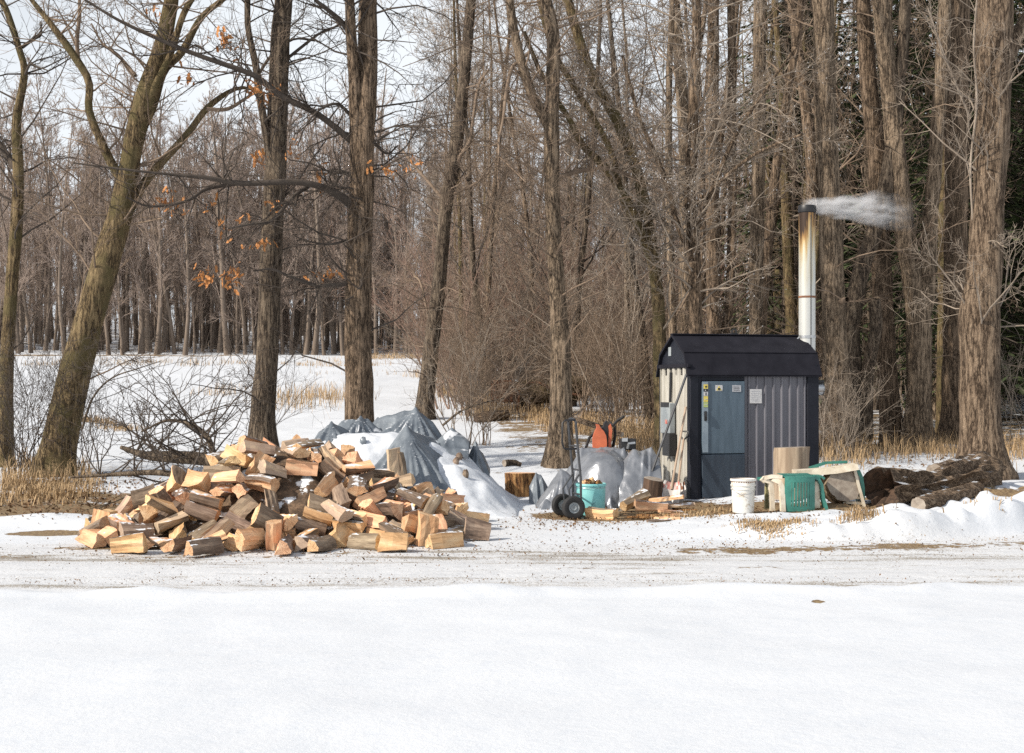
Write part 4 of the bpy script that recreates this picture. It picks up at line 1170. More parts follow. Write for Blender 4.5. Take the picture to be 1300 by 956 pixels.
LOGS = [
    (12, -3.75, 14.29, 0.06, 0.17, -0.54, -0.79, 0.24),
    (13, -2.98, 13.77, 0.08, 0.43, -0.01, 0.07, -0.9),
    (13, -2.22, 13.96, 0.07, 0.31, 0.62, 0.63, 0.36),
    (13, -4.29, 14.52, 0.07, 0.18, 0.37, 0.8, 0.45),
    (1, -3.84, 14.58, 0.12, 0.57, 0.79, 0.18, 0.15),
    (8, -3.4, 14.52, 0.12, 0.12, 0.61, 0.7, 0.36),
    (6, -3.22, 14.75, 0.34, 0.18, 0.07, -0.42, 0.89),
    (9, -2.78, 14.52, 0.21, 0.26, 0.94, -0.12, -0.2),
    (12, -2.38, 14.18, 0.15, 0.71, 0.05, -0.7, -0.07),
    (11, -1.76, 14.46, 0.12, 0.36, -0.49, 0.76, -0.23),
    (0, -1.36, 14.48, 0.09, 0.26, 0.39, 0.67, 0.58),
    (13, -0.68, 14.42, 0.08, 0.95, 0.12, 0.0, 0.29),
    (6, -4.32, 14.88, 0.07, 0.98, 0.04, -0.02, 0.18),
    (0, -3.59, 14.9, 0.27, 0.4, 0.24, 0.14, -0.88),
    (8, -3.3, 14.94, 0.37, 0.12, -0.55, 0.72, 0.39),
    (15, -2.6, 14.31, 0.18, 0.61, -0.68, -0.4, 0.0),
    (6, -2.39, 14.49, 0.15, 0.03, -0.02, -1.0, -0.02),
    (3, -2.0, 14.67, 0.3, 0.09, -0.15, -0.17, -0.97),
    (0, -1.45, 14.72, 0.23, 0.48, -0.82, 0.29, -0.12),
    (12, -1.17, 14.77, 0.13, 0.24, -0.11, -0.95, 0.14),
    (13, -0.78, 15.23, 0.17, 0.38, -0.19, 0.43, -0.8),
    (11, -4.41, 15.48, 0.15, 0.59, 0.4, -0.59, 0.38),
    (15, -3.97, 15.16, 0.22, 0.35, 0.78, -0.49, -0.16),
    (10, -3.69, 15.41, 0.44, 0.75, -0.01, -0.29, 0.59),
    (12, -3.22, 15.22, 0.55, 0.71, 0.59, -0.19, -0.33),
    (1, -2.65, 15.07, 0.62, 0.13, 0.15, 0.41, 0.89),
    (13, -2.0, 15.18, 0.58, 0.2, 0.59, -0.58, -0.53),
    (8, -1.65, 15.24, 0.45, 0.95, 0.27, 0.13, -0.13),
    (13, -1.34, 15.35, 0.41, 0.43, 0.57, -0.34, -0.61),
    (13, -1.05, 15.16, 0.25, 0.84, 0.2, 0.07, 0.49),
    (12, -0.6, 15.5, 0.15, 0.83, 0.45, 0.15, -0.28),
    (10, -0.31, 15.39, 0.08, 0.01, -0.04, -0.01, -1.0),
    (2, -4.19, 15.81, 0.2, 0.16, -0.88, -0.37, -0.24),
    (13, -3.0, 15.56, 0.86, 0.6, -0.72, 0.33, -0.13),
    (4, -2.32, 15.42, 0.91, 0.21, -0.84, 0.49, -0.15),
    (13, -1.68, 15.54, 0.6, 0.16, 0.87, 0.44, 0.17),
    (10, -1.43, 15.6, 0.52, 0.4, 0.88, 0.28, 0.04),
    (2, -1.27, 15.87, 0.49, 0.53, 0.28, 0.12, 0.79),
    (6, -0.77, 15.59, 0.24, 0.76, 0.28, 0.15, 0.56),
    (4, -0.24, 15.61, 0.06, 0.07, -0.15, -0.92, 0.35),
    (12, -4.16, 16.4, 0.2, 0.09, -0.62, 0.77, -0.08),
    (14, -2.47, 16.55, 0.72, 0.73, -0.35, 0.24, 0.53),
    (6, -2.08, 16.25, 0.84, 0.41, -0.8, 0.34, -0.28),
    (15, -1.89, 16.08, 0.73, 0.29, -0.8, -0.33, 0.41),
    (4, -0.62, 16.18, 0.25, 0.48, -0.69, 0.44, -0.31),
    (9, -3.4, 16.83, 0.33, 0.07, 0.14, -0.42, -0.89),
    (13, -2.84, 16.59, 0.68, 0.19, 0.2, 0.94, 0.19),
    (5, -2.3, 16.78, 0.52, 0.16, 0.79, -0.54, 0.25),
    (14, -1.32, 16.71, 0.3, 0.66, -0.19, 0.23, 0.69),
    (0, -3.56, 17.12, 0.16, 0.11, -0.15, 0.26, 0.95),
    (0, -3.21, 17.03, 0.27, 0.08, -0.99, -0.09, -0.04),
    (15, -2.58, 16.96, 0.4, 0.17, 0.95, -0.19, 0.15),
    (0, -2.36, 17.15, 0.26, 0.87, 0.49, -0.05, -0.04),
    (10, -0.31, 16.94, 0.08, 0.51, 0.01, -0.01, 0.86),
    (5, -3.14, 17.39, 0.06, 0.86, 0.51, -0.03, -0.04),
    (2, -3.54, 14.36, 0.06, 0.01, -0.49, -0.87, -0.01),
    (15, -3.02, 14.43, 0.12, 0.43, 0.76, 0.22, 0.44),
    (13, -2.82, 14.24, 0.08, 0.9, -0.09, 0.09, -0.41),
    (6, -1.89, 14.12, 0.06, 0.55, 0.03, -0.03, -0.83),
    (11, -1.17, 14.07, 0.08, 0.57, -0.82, 0.06, 0.0),
    (10, -4.15, 14.62, 0.08, 0.28, -0.34, -0.71, 0.55),
    (1, -4.07, 14.76, 0.2, 0.41, -0.21, -0.66, 0.59),
    (4, -3.52, 14.69, 0.23, 0.27, -0.15, 0.87, -0.38),
    (15, -3.13, 14.51, 0.14, 0.43, 0.22, 0.07, -0.87),
    (6, -2.96, 14.24, 0.16, 0.88, 0.17, -0.3, 0.32),
    (15, -2.1, 14.32, 0.1, 0.02, 0.86, 0.49, 0.14),
    (13, -2.02, 14.18, 0.07, 0.53, 0.61, 0.47, 0.34),
    (4, -1.18, 14.53, 0.13, 0.17, 0.28, 0.3, 0.9),
    (6, -4.41, 14.98, 0.14, 0.29, -0.14, 0.23, 0.92),
    (13, -4.02, 14.99, 0.18, 0.85, 0.12, 0.03, -0.5),
    (0, -3.79, 14.84, 0.29, 0.62, 0.23, 0.47, 0.59),
    (0, -3.19, 14.81, 0.45, 0.14, 0.07, -0.65, 0.74),
    (0, -2.51, 14.81, 0.41, 0.23, 0.58, 0.4, 0.67),
    (4, -2.33, 14.5, 0.27, 0.49, -0.76, 0.36, -0.21),
    (15, -1.65, 14.7, 0.28, 0.2, -0.19, -0.72, 0.64),
    (4, -1.44, 14.87, 0.32, 0.43, -0.19, -0.39, -0.79),
    (2, -0.91, 14.82, 0.05, 0.56, 0.0, 0.08, -0.82),
    (9, -0.6, 15.2, 0.07, 0.53, 0.05, -0.01, -0.84),
    (4, -4.75, 15.38, 0.07, 0.07, 0.03, 0.46, 0.89),
    (2, -4.07, 15.46, 0.23, 0.2, -0.92, 0.23, -0.26),
    (13, -3.11, 15.28, 0.71, 0.02, 0.03, -0.73, -0.68),
    (6, -2.99, 14.97, 0.67, 0.1, -0.29, -0.83, 0.46),
    (0, -2.27, 15.36, 0.77, 0.76, -0.65, 0.03, 0.06),
    (11, -1.81, 15.03, 0.44, 0.54, 0.27, -0.26, 0.76),
    (11, -1.29, 15.01, 0.34, 0.28, -0.25, -0.62, 0.68),
    (6, -1.16, 15.46, 0.36, 0.52, -0.37, -0.65, 0.43),
    (3, -0.85, 15.35, 0.32, 0.26, 0.03, 0.29, 0.92),
    (13, -0.21, 15.54, 0.2, 0.02, 0.01, 0.9, 0.44),
    (1, -4.35, 15.94, 0.22, 0.35, -0.25, 0.89, 0.15),
    (11, -4.08, 15.81, 0.39, 0.09, 0.12, 0.24, -0.96),
    (4, -3.68, 15.09, 0.43, 0.05, -0.88, -0.26, 0.4),
    (2, -3.24, 15.64, 0.73, 0.96, 0.13, -0.16, -0.18),
    (6, -2.77, 15.5, 0.95, 0.46, -0.83, -0.22, 0.22),
    (7, -2.38, 15.78, 0.99, 0.15, -0.91, -0.4, -0.03),
    (4, -1.71, 15.68, 0.73, 0.27, -0.94, -0.2, -0.03),
    (15, -1.28, 16.13, 0.55, 0.99, 0.06, -0.12, -0.05),
    (12, -0.88, 15.94, 0.35, 0.01, 0.52, -0.82, 0.23),
    (2, -0.63, 15.89, 0.2, 0.96, 0.13, 0.24, 0.0),
    (13, 0.05, 16.07, 0.06, 0.37, -0.69, 0.55, -0.29),
    (10, -2.98, 16.42, 0.76, 0.27, -0.29, 0.19, 0.9),
    (1, -1.06, 16.48, 0.42, 0.9, 0.03, -0.09, 0.42),
    (8, -0.95, 16.38, 0.31, 0.45, -0.64, -0.33, 0.52),
    (0, -0.44, 16.33, 0.12, 0.1, 0.25, -0.95, 0.15),
    (12, -3.34, 16.68, 0.52, 0.21, 0.39, -0.85, 0.28),
    (14, -3.0, 16.97, 0.46, 0.83, -0.27, 0.31, 0.37),
    (13, -0.98, 16.7, 0.29, 0.63, 0.67, -0.38, 0.06),
    (4, -3.25, 17.22, 0.2, 0.08, 0.61, -0.54, 0.57),
    (0, -2.68, 17.33, 0.11, 0.11, -0.99, -0.04, 0.05),
    (12, -2.5, 17.5, 0.14, 0.79, 0.43, 0.27, -0.35),
    (8, -0.68, 17.16, 0.24, 0.0, 0.85, 0.15, -0.5),
    (1, -3.76, 13.97, 0.08, 0.06, 0.01, 0.7, 0.71),
    (8, -3.32, 14.02, 0.07, 0.15, -0.61, 0.76, -0.16),
    (9, -2.99, 14.02, 0.1, 0.24, -0.2, 0.91, -0.28),
    (6, -2.49, 14.38, 0.09, 0.95, -0.3, -0.01, -0.01),
    (13, -1.48, 14.29, 0.07, 0.45, 0.83, -0.28, -0.12),
    (1, -0.88, 14.52, 0.17, 0.65, -0.06, 0.75, 0.12),
    (8, -4.37, 15.12, 0.16, 0.45, -0.6, -0.45, -0.49),
    (11, -4.59, 14.75, 0.14, 0.52, 0.49, 0.55, -0.43),
    (10, -2.79, 14.73, 0.36, 0.42, -0.29, 0.81, -0.28),
    (15, -1.67, 14.61, 0.21, 0.18, 0.12, 0.52, 0.83),
    (10, -0.98, 14.68, 0.2, 0.14, 0.23, -0.95, 0.15),
    (8, -0.27, 14.72, 0.07, 0.04, 0.27, -0.92, -0.29),
    (13, -3.88, 15.15, 0.34, 0.82, -0.25, 0.03, -0.52),
    (11, -3.35, 15.12, 0.61, 0.93, -0.23, 0.11, -0.28),
    (9, -3.02, 14.93, 0.54, 0.16, -0.6, 0.76, -0.2),
    (12, -2.46, 14.27, 0.28, 0.43, 0.83, 0.33, -0.12),
    (6, -1.5, 15.07, 0.45, 0.54, -0.73, -0.41, 0.1),
    (10, -0.79, 14.89, 0.16, 0.56, -0.21, -0.6, 0.54),
    (2, -0.87, 15.17, 0.35, 0.81, 0.05, -0.34, 0.48),
    (2, -3.04, 15.3, 0.83, 0.53, 0.01, 0.14, 0.83),
    (4, -1.63, 15.16, 0.58, 0.58, 0.36, 0.22, 0.7),
    (6, -3.21, 16.13, 0.76, 0.8, -0.27, -0.08, 0.53),
    (4, -2.73, 16.42, 0.89, 0.06, 0.29, 0.6, 0.75),
    (12, -1.82, 16.36, 0.67, 0.14, -0.12, 0.74, -0.65),
    (14, -1.51, 16.15, 0.64, 0.03, -0.19, 0.98, -0.06),
    (15, -1.29, 16.44, 0.46, 0.05, -0.64, 0.48, -0.6),
    (3, -0.78, 16.16, 0.29, 0.49, -0.71, 0.43, -0.27),
    (6, -2.89, 17.19, 0.22, 0.31, -0.88, 0.16, -0.33),
    (7, -1.96, 16.67, 0.47, 0.08, 0.7, 0.62, -0.34),
    (8, -0.71, 16.63, 0.28, 0.68, -0.64, -0.24, 0.27),
    (15, -3.17, 16.96, 0.41, 0.39, 0.47, 0.61, 0.51),
    (12, -2.42, 17.07, 0.38, 0.9, 0.3, -0.06, -0.29),
    (4, -1.77, 17.11, 0.23, 0.18, 0.23, 0.94, 0.15),
    (4, -1.06, 17.11, 0.2, 0.32, 0.38, 0.71, 0.5),
    (2, -2.07, 14.58, 0.21, 0.13, -0.17, 0.18, -0.96),
    (10, -3.49, 15.1, 0.46, 0.51, 0.26, 0.32, 0.76),
    (2, -3.64, 14.73, 0.41, 0.25, 0.33, -0.91, -0.08),
    (3, -2.84, 14.88, 0.55, 0.63, 0.29, 0.3, 0.66),
    (4, -1.79, 14.61, 0.36, 0.38, -0.83, 0.39, -0.0),
    (8, -1.41, 15.36, 0.56, 0.16, -0.34, 0.93, -0.03),
    (9, -1.07, 15.34, 0.45, 0.16, 0.19, 0.12, 0.96),
    (0, -3.81, 15.84, 0.54, 0.34, 0.4, -0.45, -0.73),
    (0, -3.22, 15.84, 0.85, 0.7, 0.53, 0.19, 0.44),
    (15, -2.06, 16.52, 0.85, 0.03, 0.49, -0.69, 0.53),
    (12, -1.96, 15.43, 0.7, 0.05, -0.94, -0.02, 0.33),
    (1, -1.09, 15.78, 0.5, 0.4, 0.42, 0.36, 0.73),
    (11, -0.37, 15.12, 0.11, 0.56, 0.82, 0.14, -0.03),
    (2, -2.78, 16.97, 0.45, 0.09, -0.61, 0.74, -0.26),
    (6, -2.64, 16.74, 0.56, 0.74, 0.41, 0.49, 0.2),
    (13, -1.92, 16.42, 0.79, 0.75, -0.14, -0.45, -0.47),
    (4, -2.6, 14.1, 0.11, 0.26, 0.43, -0.74, -0.44),
    (12, -1.99, 14.83, 0.36, 0.59, 0.79, 0.16, -0.05),
    (11, -3.62, 15.37, 0.62, 0.11, 0.64, 0.46, 0.6),
    (11, -2.73, 15.34, 0.79, 0.46, -0.41, 0.77, -0.16),
    (2, -2.26, 15.73, 0.99, 0.4, 0.14, -0.14, -0.9),
    (9, -2.0, 15.74, 0.83, 0.4, -0.08, -0.89, 0.19),
    (11, -3.05, 16.18, 0.87, 0.55, 0.08, -0.32, -0.77),
    (11, -2.47, 16.3, 0.91, 0.56, 0.44, 0.69, 0.13),
    (14, -3.21, 16.64, 0.57, 0.82, 0.26, 0.31, 0.4),
    (12, -2.56, 15.18, 0.75, 0.45, -0.8, -0.25, 0.32),
    (3, -2.15, 15.48, 0.88, 0.78, -0.07, 0.12, -0.61),
    (13, -4.74, 16.38, 0.1, 0.48, 0.04, 0.15, -0.86),
    (8, -2.93, 16.0, 0.99, 0.84, -0.35, -0.07, 0.4),
    (10, -1.76, 15.9, 0.77, 0.77, -0.08, 0.3, 0.55),
    (2, -3.05, 17.36, 0.25, 0.95, -0.1, 0.07, 0.27),
    (11, -2.11, 17.0, 0.39, 0.69, -0.43, -0.13, -0.57),
]
ORD = ['first', 'second', 'third', 'fourth', 'fifth', 'sixth', 'seventh', 'eighth', 'ninth', 'tenth', 'eleventh', 'twelfth', 'thirteenth', 'fourteenth', 'fifteenth', 'sixteenth', 'seventeenth', 'eighteenth', 'nineteenth', 'twentieth']
def ordinal(n):
    if n <= 20: return ORD[n - 1]
    tens = ['twenty', 'thirty', 'forty', 'fifty', 'sixty', 'seventy', 'eighty', 'ninety']; t, u = divmod(n, 10)
    if n >= 100: return 'hundred and ' + ordinal(n - 100) if n > 100 else 'hundredth'
    return tens[t - 2] + '-' + ORD[u - 1] if u else tens[t - 2][:-1] + 'ieth'
def rank_labels(items, n_words=None):
    """items: (object, stem, x): a label of its own for each, by its order from the left among those that share a stem"""
    d = {}
    for o, s, x in items: d.setdefault(s, []).append((x, o))
    for s, l in d.items():
        l.sort(key=lambda a: a[0])
        for i, (x, o) in enumerate(l):
            o['label'] = s if len(l) == 1 else ('%s, leftmost' % s if i == 0 else '%s, rightmost' % s if i == len(l) - 1 else '%s, %s from left' % (s, ordinal(i + 1)))

sil = [(-4.45, .12), (-4.3, .2), (-3.9, .55), (-3.5, .8), (-3.2, 1.0), (-2.9, 1.22), (-2.55, 1.25), (-2.15, 1.2), (-2.0, 1.0), (-1.6, .8), (-1.25, .62), (-.8, .42), (-.45, .2), (-.3, .05)]
def heap_h(x, y):
    if x <= sil[0][0] or x >= sil[-1][0]: return -.1
    h = np.interp(x, [a for a, b in sil], [b for a, b in sil])
    yc = 15.9; fr = 14.25 if x < -1.2 else 14.25 + (x + 1.2) * .9; bk = 17.5
    t = (yc - y) / (yc - fr) if y < yc else (y - yc) / (bk - yc)
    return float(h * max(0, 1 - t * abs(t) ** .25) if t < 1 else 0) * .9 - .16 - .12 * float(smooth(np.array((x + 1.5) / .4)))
nx1, ny1 = 60, 44
V_ = [(-4.6 + 4.5 * i / nx1, 14.1 + 3.6 * j / ny1) for j in range(ny1 + 1) for i in range(nx1 + 1)]
V_ = [(x, y, heap_h(x, y) + float(vnoise(x, y, .2, 7)) * .03) for x, y in V_]
mb = MB(); mb.add(V_, [(j * (nx1 + 1) + i, j * (nx1 + 1) + i + 1, (j + 1) * (nx1 + 1) + i + 1, (j + 1) * (nx1 + 1) + i) for j in range(ny1) for i in range(nx1)])
def core_mat():
    m, t, b, co = new_mat('dark_heap_core')
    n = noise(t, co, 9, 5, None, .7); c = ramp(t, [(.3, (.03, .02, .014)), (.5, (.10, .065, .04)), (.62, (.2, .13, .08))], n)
    n2 = noise(t, co, 4, 5, None, .6); c = mixc(t, sstep(t, n2, .55, .6), c, (.8, .83, .86))
    t.links.new(c, b.inputs['Base Color']); bump(t, b, n, .8, .03); b.inputs['Roughness'].default_value = .9
    return m
tag(mb.build('dark_heap_core', core_mat(), None, True), kind='stuff')  # core under the logs: bark and snow, gap shade put into its colour
LM = []
for a in LOGV:
    v, f, m = log_shape(*a)
    b = MB(); b.add(v, f); b.m = list(m)
    o = b.build('firewood', [M['logbark'], M['split'], M['endgrain']]); LM.append(o.data); bpy.data.objects.remove(o)
KW = {'wedge': 'wedge-split log', 'half': 'half-round log', 'slab': 'squared split log', 'block': 'thick blocky log', 'round': 'slim round log'}
items = []
def put_log(k, loc, q, s=1.0):
    o = link('firewood', LM[k]); o.location = loc; o.rotation_mode = 'QUATERNION'; o.rotation_quaternion = q; o.scale = (s, s, s)
    tag(o, '', 'firewood', 'split firewood in the heap'); return o
for r in LOGS:
    if not 104 < CX + r[1] / r[2] * FPX < 612 or (r[1] / r[2] * FPX + CX > 520 and r[3] > .30 + (600 - CX - r[1] / r[2] * FPX) * .002): continue
    o = put_log(r[0], r[1:4], r[4:8])
    ax = Quaternion(r[4:8]) @ Vector((1, 0, 0))
    if ax.x < 0: ax = -ax
    u = CX + r[1] / r[2] * FPX; w = HY + (EYE - r[3]) / r[2] * FPX
    pose = 'upright' if abs(ax.z) > .75 else 'end-on' if abs(ax.y) > .72 else ('tilted rightward' if ax.z > 0 else 'tilted leftward') if abs(ax.z) > .28 else 'lying sideways'
    hz = 'along bottom' if w > 650 else 'low down' if w > 622 else 'midway up' if w > 596 else 'near top'
    col_ = 'at left end' if u < 190 else 'left part' if u < 270 else 'left of centre' if u < 340 else 'at centre' if u < 410 else 'right of centre' if u < 480 else 'right part' if u < 560 else 'at right end'
    items.append((o, '%s, %s, %s of heap, %s' % (KW[LOGV[r[0]][0]], pose, hz, col_), u))
rank_labels(items)

def qeul(x, y, z): return Euler((math.radians(x), math.radians(y), math.radians(z))).to_quaternion()
for k, px, py, Y_, e, lab in ((3, 764, 652, 17.6, (8, 0, -28), 'orange squared split log lying in front of turquoise bucket'), (4, 806, 634, 18.6, (30, -24, 28), 'broad pale split log propped behind the squared one near the tarp'),
                              (7, 826, 642, 18.2, (0, 5, 12), 'thin reddish split slab right of the broad propped log'), (6, 499, 592, 18.02, (0, 86, 10), 'short grey-barked log standing upright against front of tarp'),
                              (5, 508, 594, 18.05, (0, 84, 30), 'slim pale log standing beside the upright grey-barked one')):
    v = pt(px, py, Y_); o = put_log(k, v, qeul(*e), 1.2); o['label'] = lab; del o['group']
for nm, px, py, e in (('firewood', 606, 655, (0, 2, 8)), ('firewood', 577, 664, (20, 10, 70))):
    Y_ = EYE * FPX / (py + 6 - HY); v = pt(px, py, Y_); o = put_log(9 if px > 600 else 4, v, qeul(*e), .8)
    o['label'] = 'flat brown split stick lying alone right of the heap' if px > 600 else 'dark weathered chunk at the right tip of the heap'

# ---------------------------------------------------------------- bark stumps, rounds and old logs
def stump(name, label, x, y, r, h, mats, seed, tilt=(0, 0, 0), z=None, cat='stump', taper=.0, rings=10, part=None):
    n = 30; mb = MB(); v = []; f = []
    rs = random.Random(seed); ph = [rs.uniform(0, 6.28) for _ in range(6)]
    for k in range(rings):
        t = k / (rings - 1)
        for i in range(n):
            a = 2 * math.pi * i / n
            rr = r * (1 + taper * (1 - t) + .05 * math.sin(3 * a + ph[0]) + .035 * math.sin(5 * a + ph[1]) + .03 * math.sin(11 * a + ph[2] + 2 * t) + rs.gauss(0, .012))
            v.append((rr * math.cos(a), rr * math.sin(a), h * t + (.02 * math.sin(a + ph[3]) if k == rings - 1 else 0)))
    for k in range(rings - 1):
        for i in range(n): f.append((k * n + i, k * n + (i + 1) % n, (k + 1) * n + (i + 1) % n, (k + 1) * n + i))
    mb.add(v, f, 0)
    c = len(mb.v); mb.v += [(0, 0, h + .005), (0, 0, 0)]
    for i in range(n):
        mb.f.append(((rings - 1) * n + i, (rings - 1) * n + (i + 1) % n, c)); mb.m.append(1)
        mb.f.append(((i + 1) % n, i, c + 1)); mb.m.append(1)
    o = mb.build(name, mats, None, True); o.location = (x, y, (gz(x, y) if z is None else z) - .02); o.rotation_euler = tuple(math.radians(a) for a in tilt)
    return tag(o, label, cat)
M['old_end'] = plain('old_end', (.40, .35, .29), (.2, .16, .13), .85, 10, bs=.6, bd=.01)
M['weathered'] = plain('weathered', (.46, .37, .27), (.27, .2, .14), .85, 5, stretch=(3, 3, .35), bs=.5, bd=.01)
M['amber_bark'] = bark_mat('amber_bark', (.46, .26, .11), (.25, .125, .05), (.06, .03, .018), scale=.7)
M['brown_dark'] = plain('brown_dark', (.12, .072, .046), (.03, .02, .014), .9, 8, stretch=(2, 2, .4), bs=.8, bd=.02)
def px_at(px, Y_): return (px - CX) / FPX * Y_
Y_ = foot(661, 629); stump('chopping_block', 'round chopping block with amber bark beside the loose tarp end', px_at(661, Y_), Y_, .225, .36, [M['amber_bark'], M['endgrain']], 3, (3, -3, 0), taper=.06)
Y_ = 19.35; stump('stump', 'weathered upright log section leaning on the shed siding', px_at(1003, Y_), Y_, .235, .72, [M['weathered'], M['old_end']], 4, (-4, 2, 0), taper=-.06)
Y_ = 19.0; stump('stump', 'dark bark-covered round under the silver tarp beside the shed', px_at(826, Y_), Y_, .13, .42, [M['brown_dark'], M['old_end']], 5, (0, 6, 0))
Y_ = 18.2; stump('log_round', 'grey cracked log round behind the overturned green chair', px_at(1064, Y_), Y_ + .2, .215, .3, [M['logbark'], M['old_end']], 6, (82, 0, 12), z=gz(4.2, 18.2) + .22, cat='log')
def old_log(label, P_, bark, ends, seed, amp=.09, name='fallen_log'):
    """P_: (photo x, photo y, depth, radius)"""
    A = np.array([[*pt(a, b, c), r] for a, b, c, r in P_]); off = A[0, :3].copy(); Q = catmull([tuple(q) for q in A], 6); Q[:, :3] -= off
    V, F = bark_tube(Q, sides=28, step=.07, amp=amp, seed=seed)
    k = len(V); n = 28; last = k - n
    me_ = MB(); me_.add([tuple(q) for q in V], [tuple(q) for q in F], 0)
    for st, sg in ((0, 1), (last, -1)):
        c = V[st:st + n].mean(0); c = tuple(c + (V.mean(0) - c) * (.22 if 'hollow' in label and sg == 1 else 0)); ci = len(me_.v); me_.v.append(c)
        for i in range(n):
            a, b = st + i, st + (i + 1) % n
            me_.f.append((b, a, ci) if sg == 1 else (a, b, ci)); me_.m.append(1)
    o = me_.build(name, [M[bark], M[ends]], None, True); o.location = off
    return tag(o, label, 'log')
old_log('huge dark rotting fallen log with broad hollow-looking end near the big trunk', [(1116, 618, 18.1, .245), (1135, 619, 18.4, .245), (1162, 622, 18.8, .21), (1195, 617, 19.4, .20), (1228, 607, 20.2, .235), (1256, 599, 21.2, .24)], 'bark_log', 'brown_dark', 41, .34)
old_log('short sawn branch log with pale end in front of the huge fallen log', [(1166, 642, 17.6, .10), (1187, 636, 17.9, .11), (1218, 628, 18.4, .11), (1240, 620, 18.9, .1)], 'bark_log', 'old_end', 42)
old_log('snow-dusted dark log lying behind the huge fallen log', [(1186, 600, 20.4, .13), (1215, 592, 21.2, .13), (1250, 582, 22.6, .12)], 'bark_log', 'old_end', 43, .14)
def on(px, py, r): Y_ = foot(px, py + r * FPX / 40); return (px, py, Y_ - .05, r)
ym = foot(690, 524)
old_log('mossy fallen log lying across the brush behind the grey trunk', [(656, 500, ym, .33), (682, 497, ym + .1, .36), (712, 494, ym + .3, .36), (742, 492, ym + .6, .3)], 'bark_olive', 'old_end', 44, .12)
old_log('thin snow-lined fallen pole left of the orange machine', [(727, 531, 27.5, .05), (755, 540, 27, .055), (790, 552, 26.6, .05)], 'bark_log', 'old_end', 45, .04)
yl = foot(622, 536)
old_log('brown broken log lying in the dry grass behind the tarps', [(604, 534, yl, .13), (622, 529, yl + .2, .15), (644, 526, yl + .6, .12)], 'bark_log', 'brown_dark', 46, .2)
old_log('small knobbly branch stub at the end of the snowy heap', [(640, 588, 20.7, .05), (652, 587, 20.8, .045), (662, 590, 20.8, .03)], 'bark_dark', 'old_end', 47, .1, 'branch')
yr = foot(642, 524); v = pt(642, 520, yr)
ri = empty('rusty_implement', (v.x, v.y, gz(v.x, v.y)), 'dark rusty farm implement half hidden in brush left of the mossy log', 'machinery')
mb = MB(); mb.box((-.35, -.2, .3), (.3, .3, .95), 0, None, .04); mb.box((-.28, -.26, .4), (.02, -.19, .85), 0); mb.build('housing', M['rust'], ri)
for xx in (-.38, .36):
    mb = MB(); mb.lathe([(.38, -.04), (.43, -.04), (.43, .04), (.38, .04), (.38, -.04)], 0, Matrix.Translation((xx, -.1, .43)) @ Matrix.Rotation(math.pi / 2, 4, 'Y'), 20)
    for k in range(6): mb.tube([(xx, -.1, .43), (xx, -.1 + .38 * math.cos(k * 1.047), .43 + .38 * math.sin(k * 1.047))], .015)
    mb.build('wheel', M['rust'], ri)
mb = MB(); mb.tube([(.2, 0, .7), (.9, -.1, .9), (1.6, -.2, .6), (2.2, -.2, .5)], .04); mb.build('drawbar', M['rust'], ri)
Y_ = foot(660, 522) - .8; v = pt(660, 522, Y_); st = stump('stump', 'leaning post capped with a dome of snow before the mossy log', v.x, Y_, .10, .7, [M['bark_olive'], M['old_end']], 8, (0, -14, 0), cat='post')
mb = MB(); mb.lathe([(.28, .0), (.29, .06), (.24, .2), (.13, .30), (.0, .33)], 0, None, 18); c_ = mb.build('snow_cap', M['snow'], st, True, (0, 0, .66))

# ---------------------------------------------------------------- snow-covered stack and its tarps
def tarp_mat(name, ca, cb, rough, snow=0):
    m, t, b, co = new_mat(name)
    n = noise(t, co, 5, 4); w = noise(t, co, 2.2, 5, None, .6); g = noise(t, co, 13, 3)
    c = ramp(t, [(.35, cb), (.65, ca)], n)
    if snow: c, _ = snow_on(t, c, co, snow, 3.5)
    t.links.new(c, b.inputs['Base Color']); b.inputs['Roughness'].default_value = rough; b.inputs['Metallic'].default_value = .12
    bump(t, b, mnode(t, 'ADD', w, mnode(t, 'MULTIPLY', g, .25)), .4, .05)
    return m
M['tarp'] = tarp_mat('tarp_blue_grey', (.21, .24, .27), (.12, .142, .168), .42, .42)
M['tarp_silver'] = tarp_mat('tarp_silver', (.30, .315, .34), (.20, .215, .24), .3)
M['tarp_silver'].node_tree.nodes['Principled BSDF'].inputs['Metallic'].default_value = .4
def sheet(name, label, box, H, under, seed, mat, crease=.014, res=.018, cat='tarp'):
    """taut cloth over ridge lines: the height field H over box, kept only where it stands clear of what it lies on"""
    xs_ = np.arange(box[0], box[1], res); ys_ = np.arange(box[2], box[3], res); X, Y = np.meshgrid(xs_, ys_)
    Xw = X + vnoise(X, Y, .23, seed + 5) * .02; Yw = Y + vnoise(X, Y, .23, seed + 6) * .02
    z = H(Xw, Yw)
    rn = 1 - np.abs(vnoise(X * .8 + Y * .5, Y - X * .4, .16, seed)) * 2
    rn2 = 1 - np.abs(vnoise(X - Y * .6, Y * .8 + X * .5, .085, seed + 1)) * 2
    z = z + crease * rn + crease * .4 * rn2
    u = under(X, Y); keep = z > u + .004
    z = np.maximum(z, u - .02)
    ix = np.arange(X.size).reshape(X.shape); q = np.stack([ix[:-1, :-1], ix[:-1, 1:], ix[1:, 1:], ix[1:, :-1]], -1).reshape(-1, 4)
    kf = keep.ravel()[q].any(1); q = q[kf]
    used = np.unique(q); rm = np.full(X.size, -1); rm[used] = np.arange(len(used))
    o = link(name, mesh_np(name, np.stack([X, Y, z], -1).reshape(-1, 3)[used], [rm[q]], mat, smooth_=True))
    sd = o.modifiers.new('thickness', 'SOLIDIFY'); sd.thickness = .004
    return tag(o, label, cat)
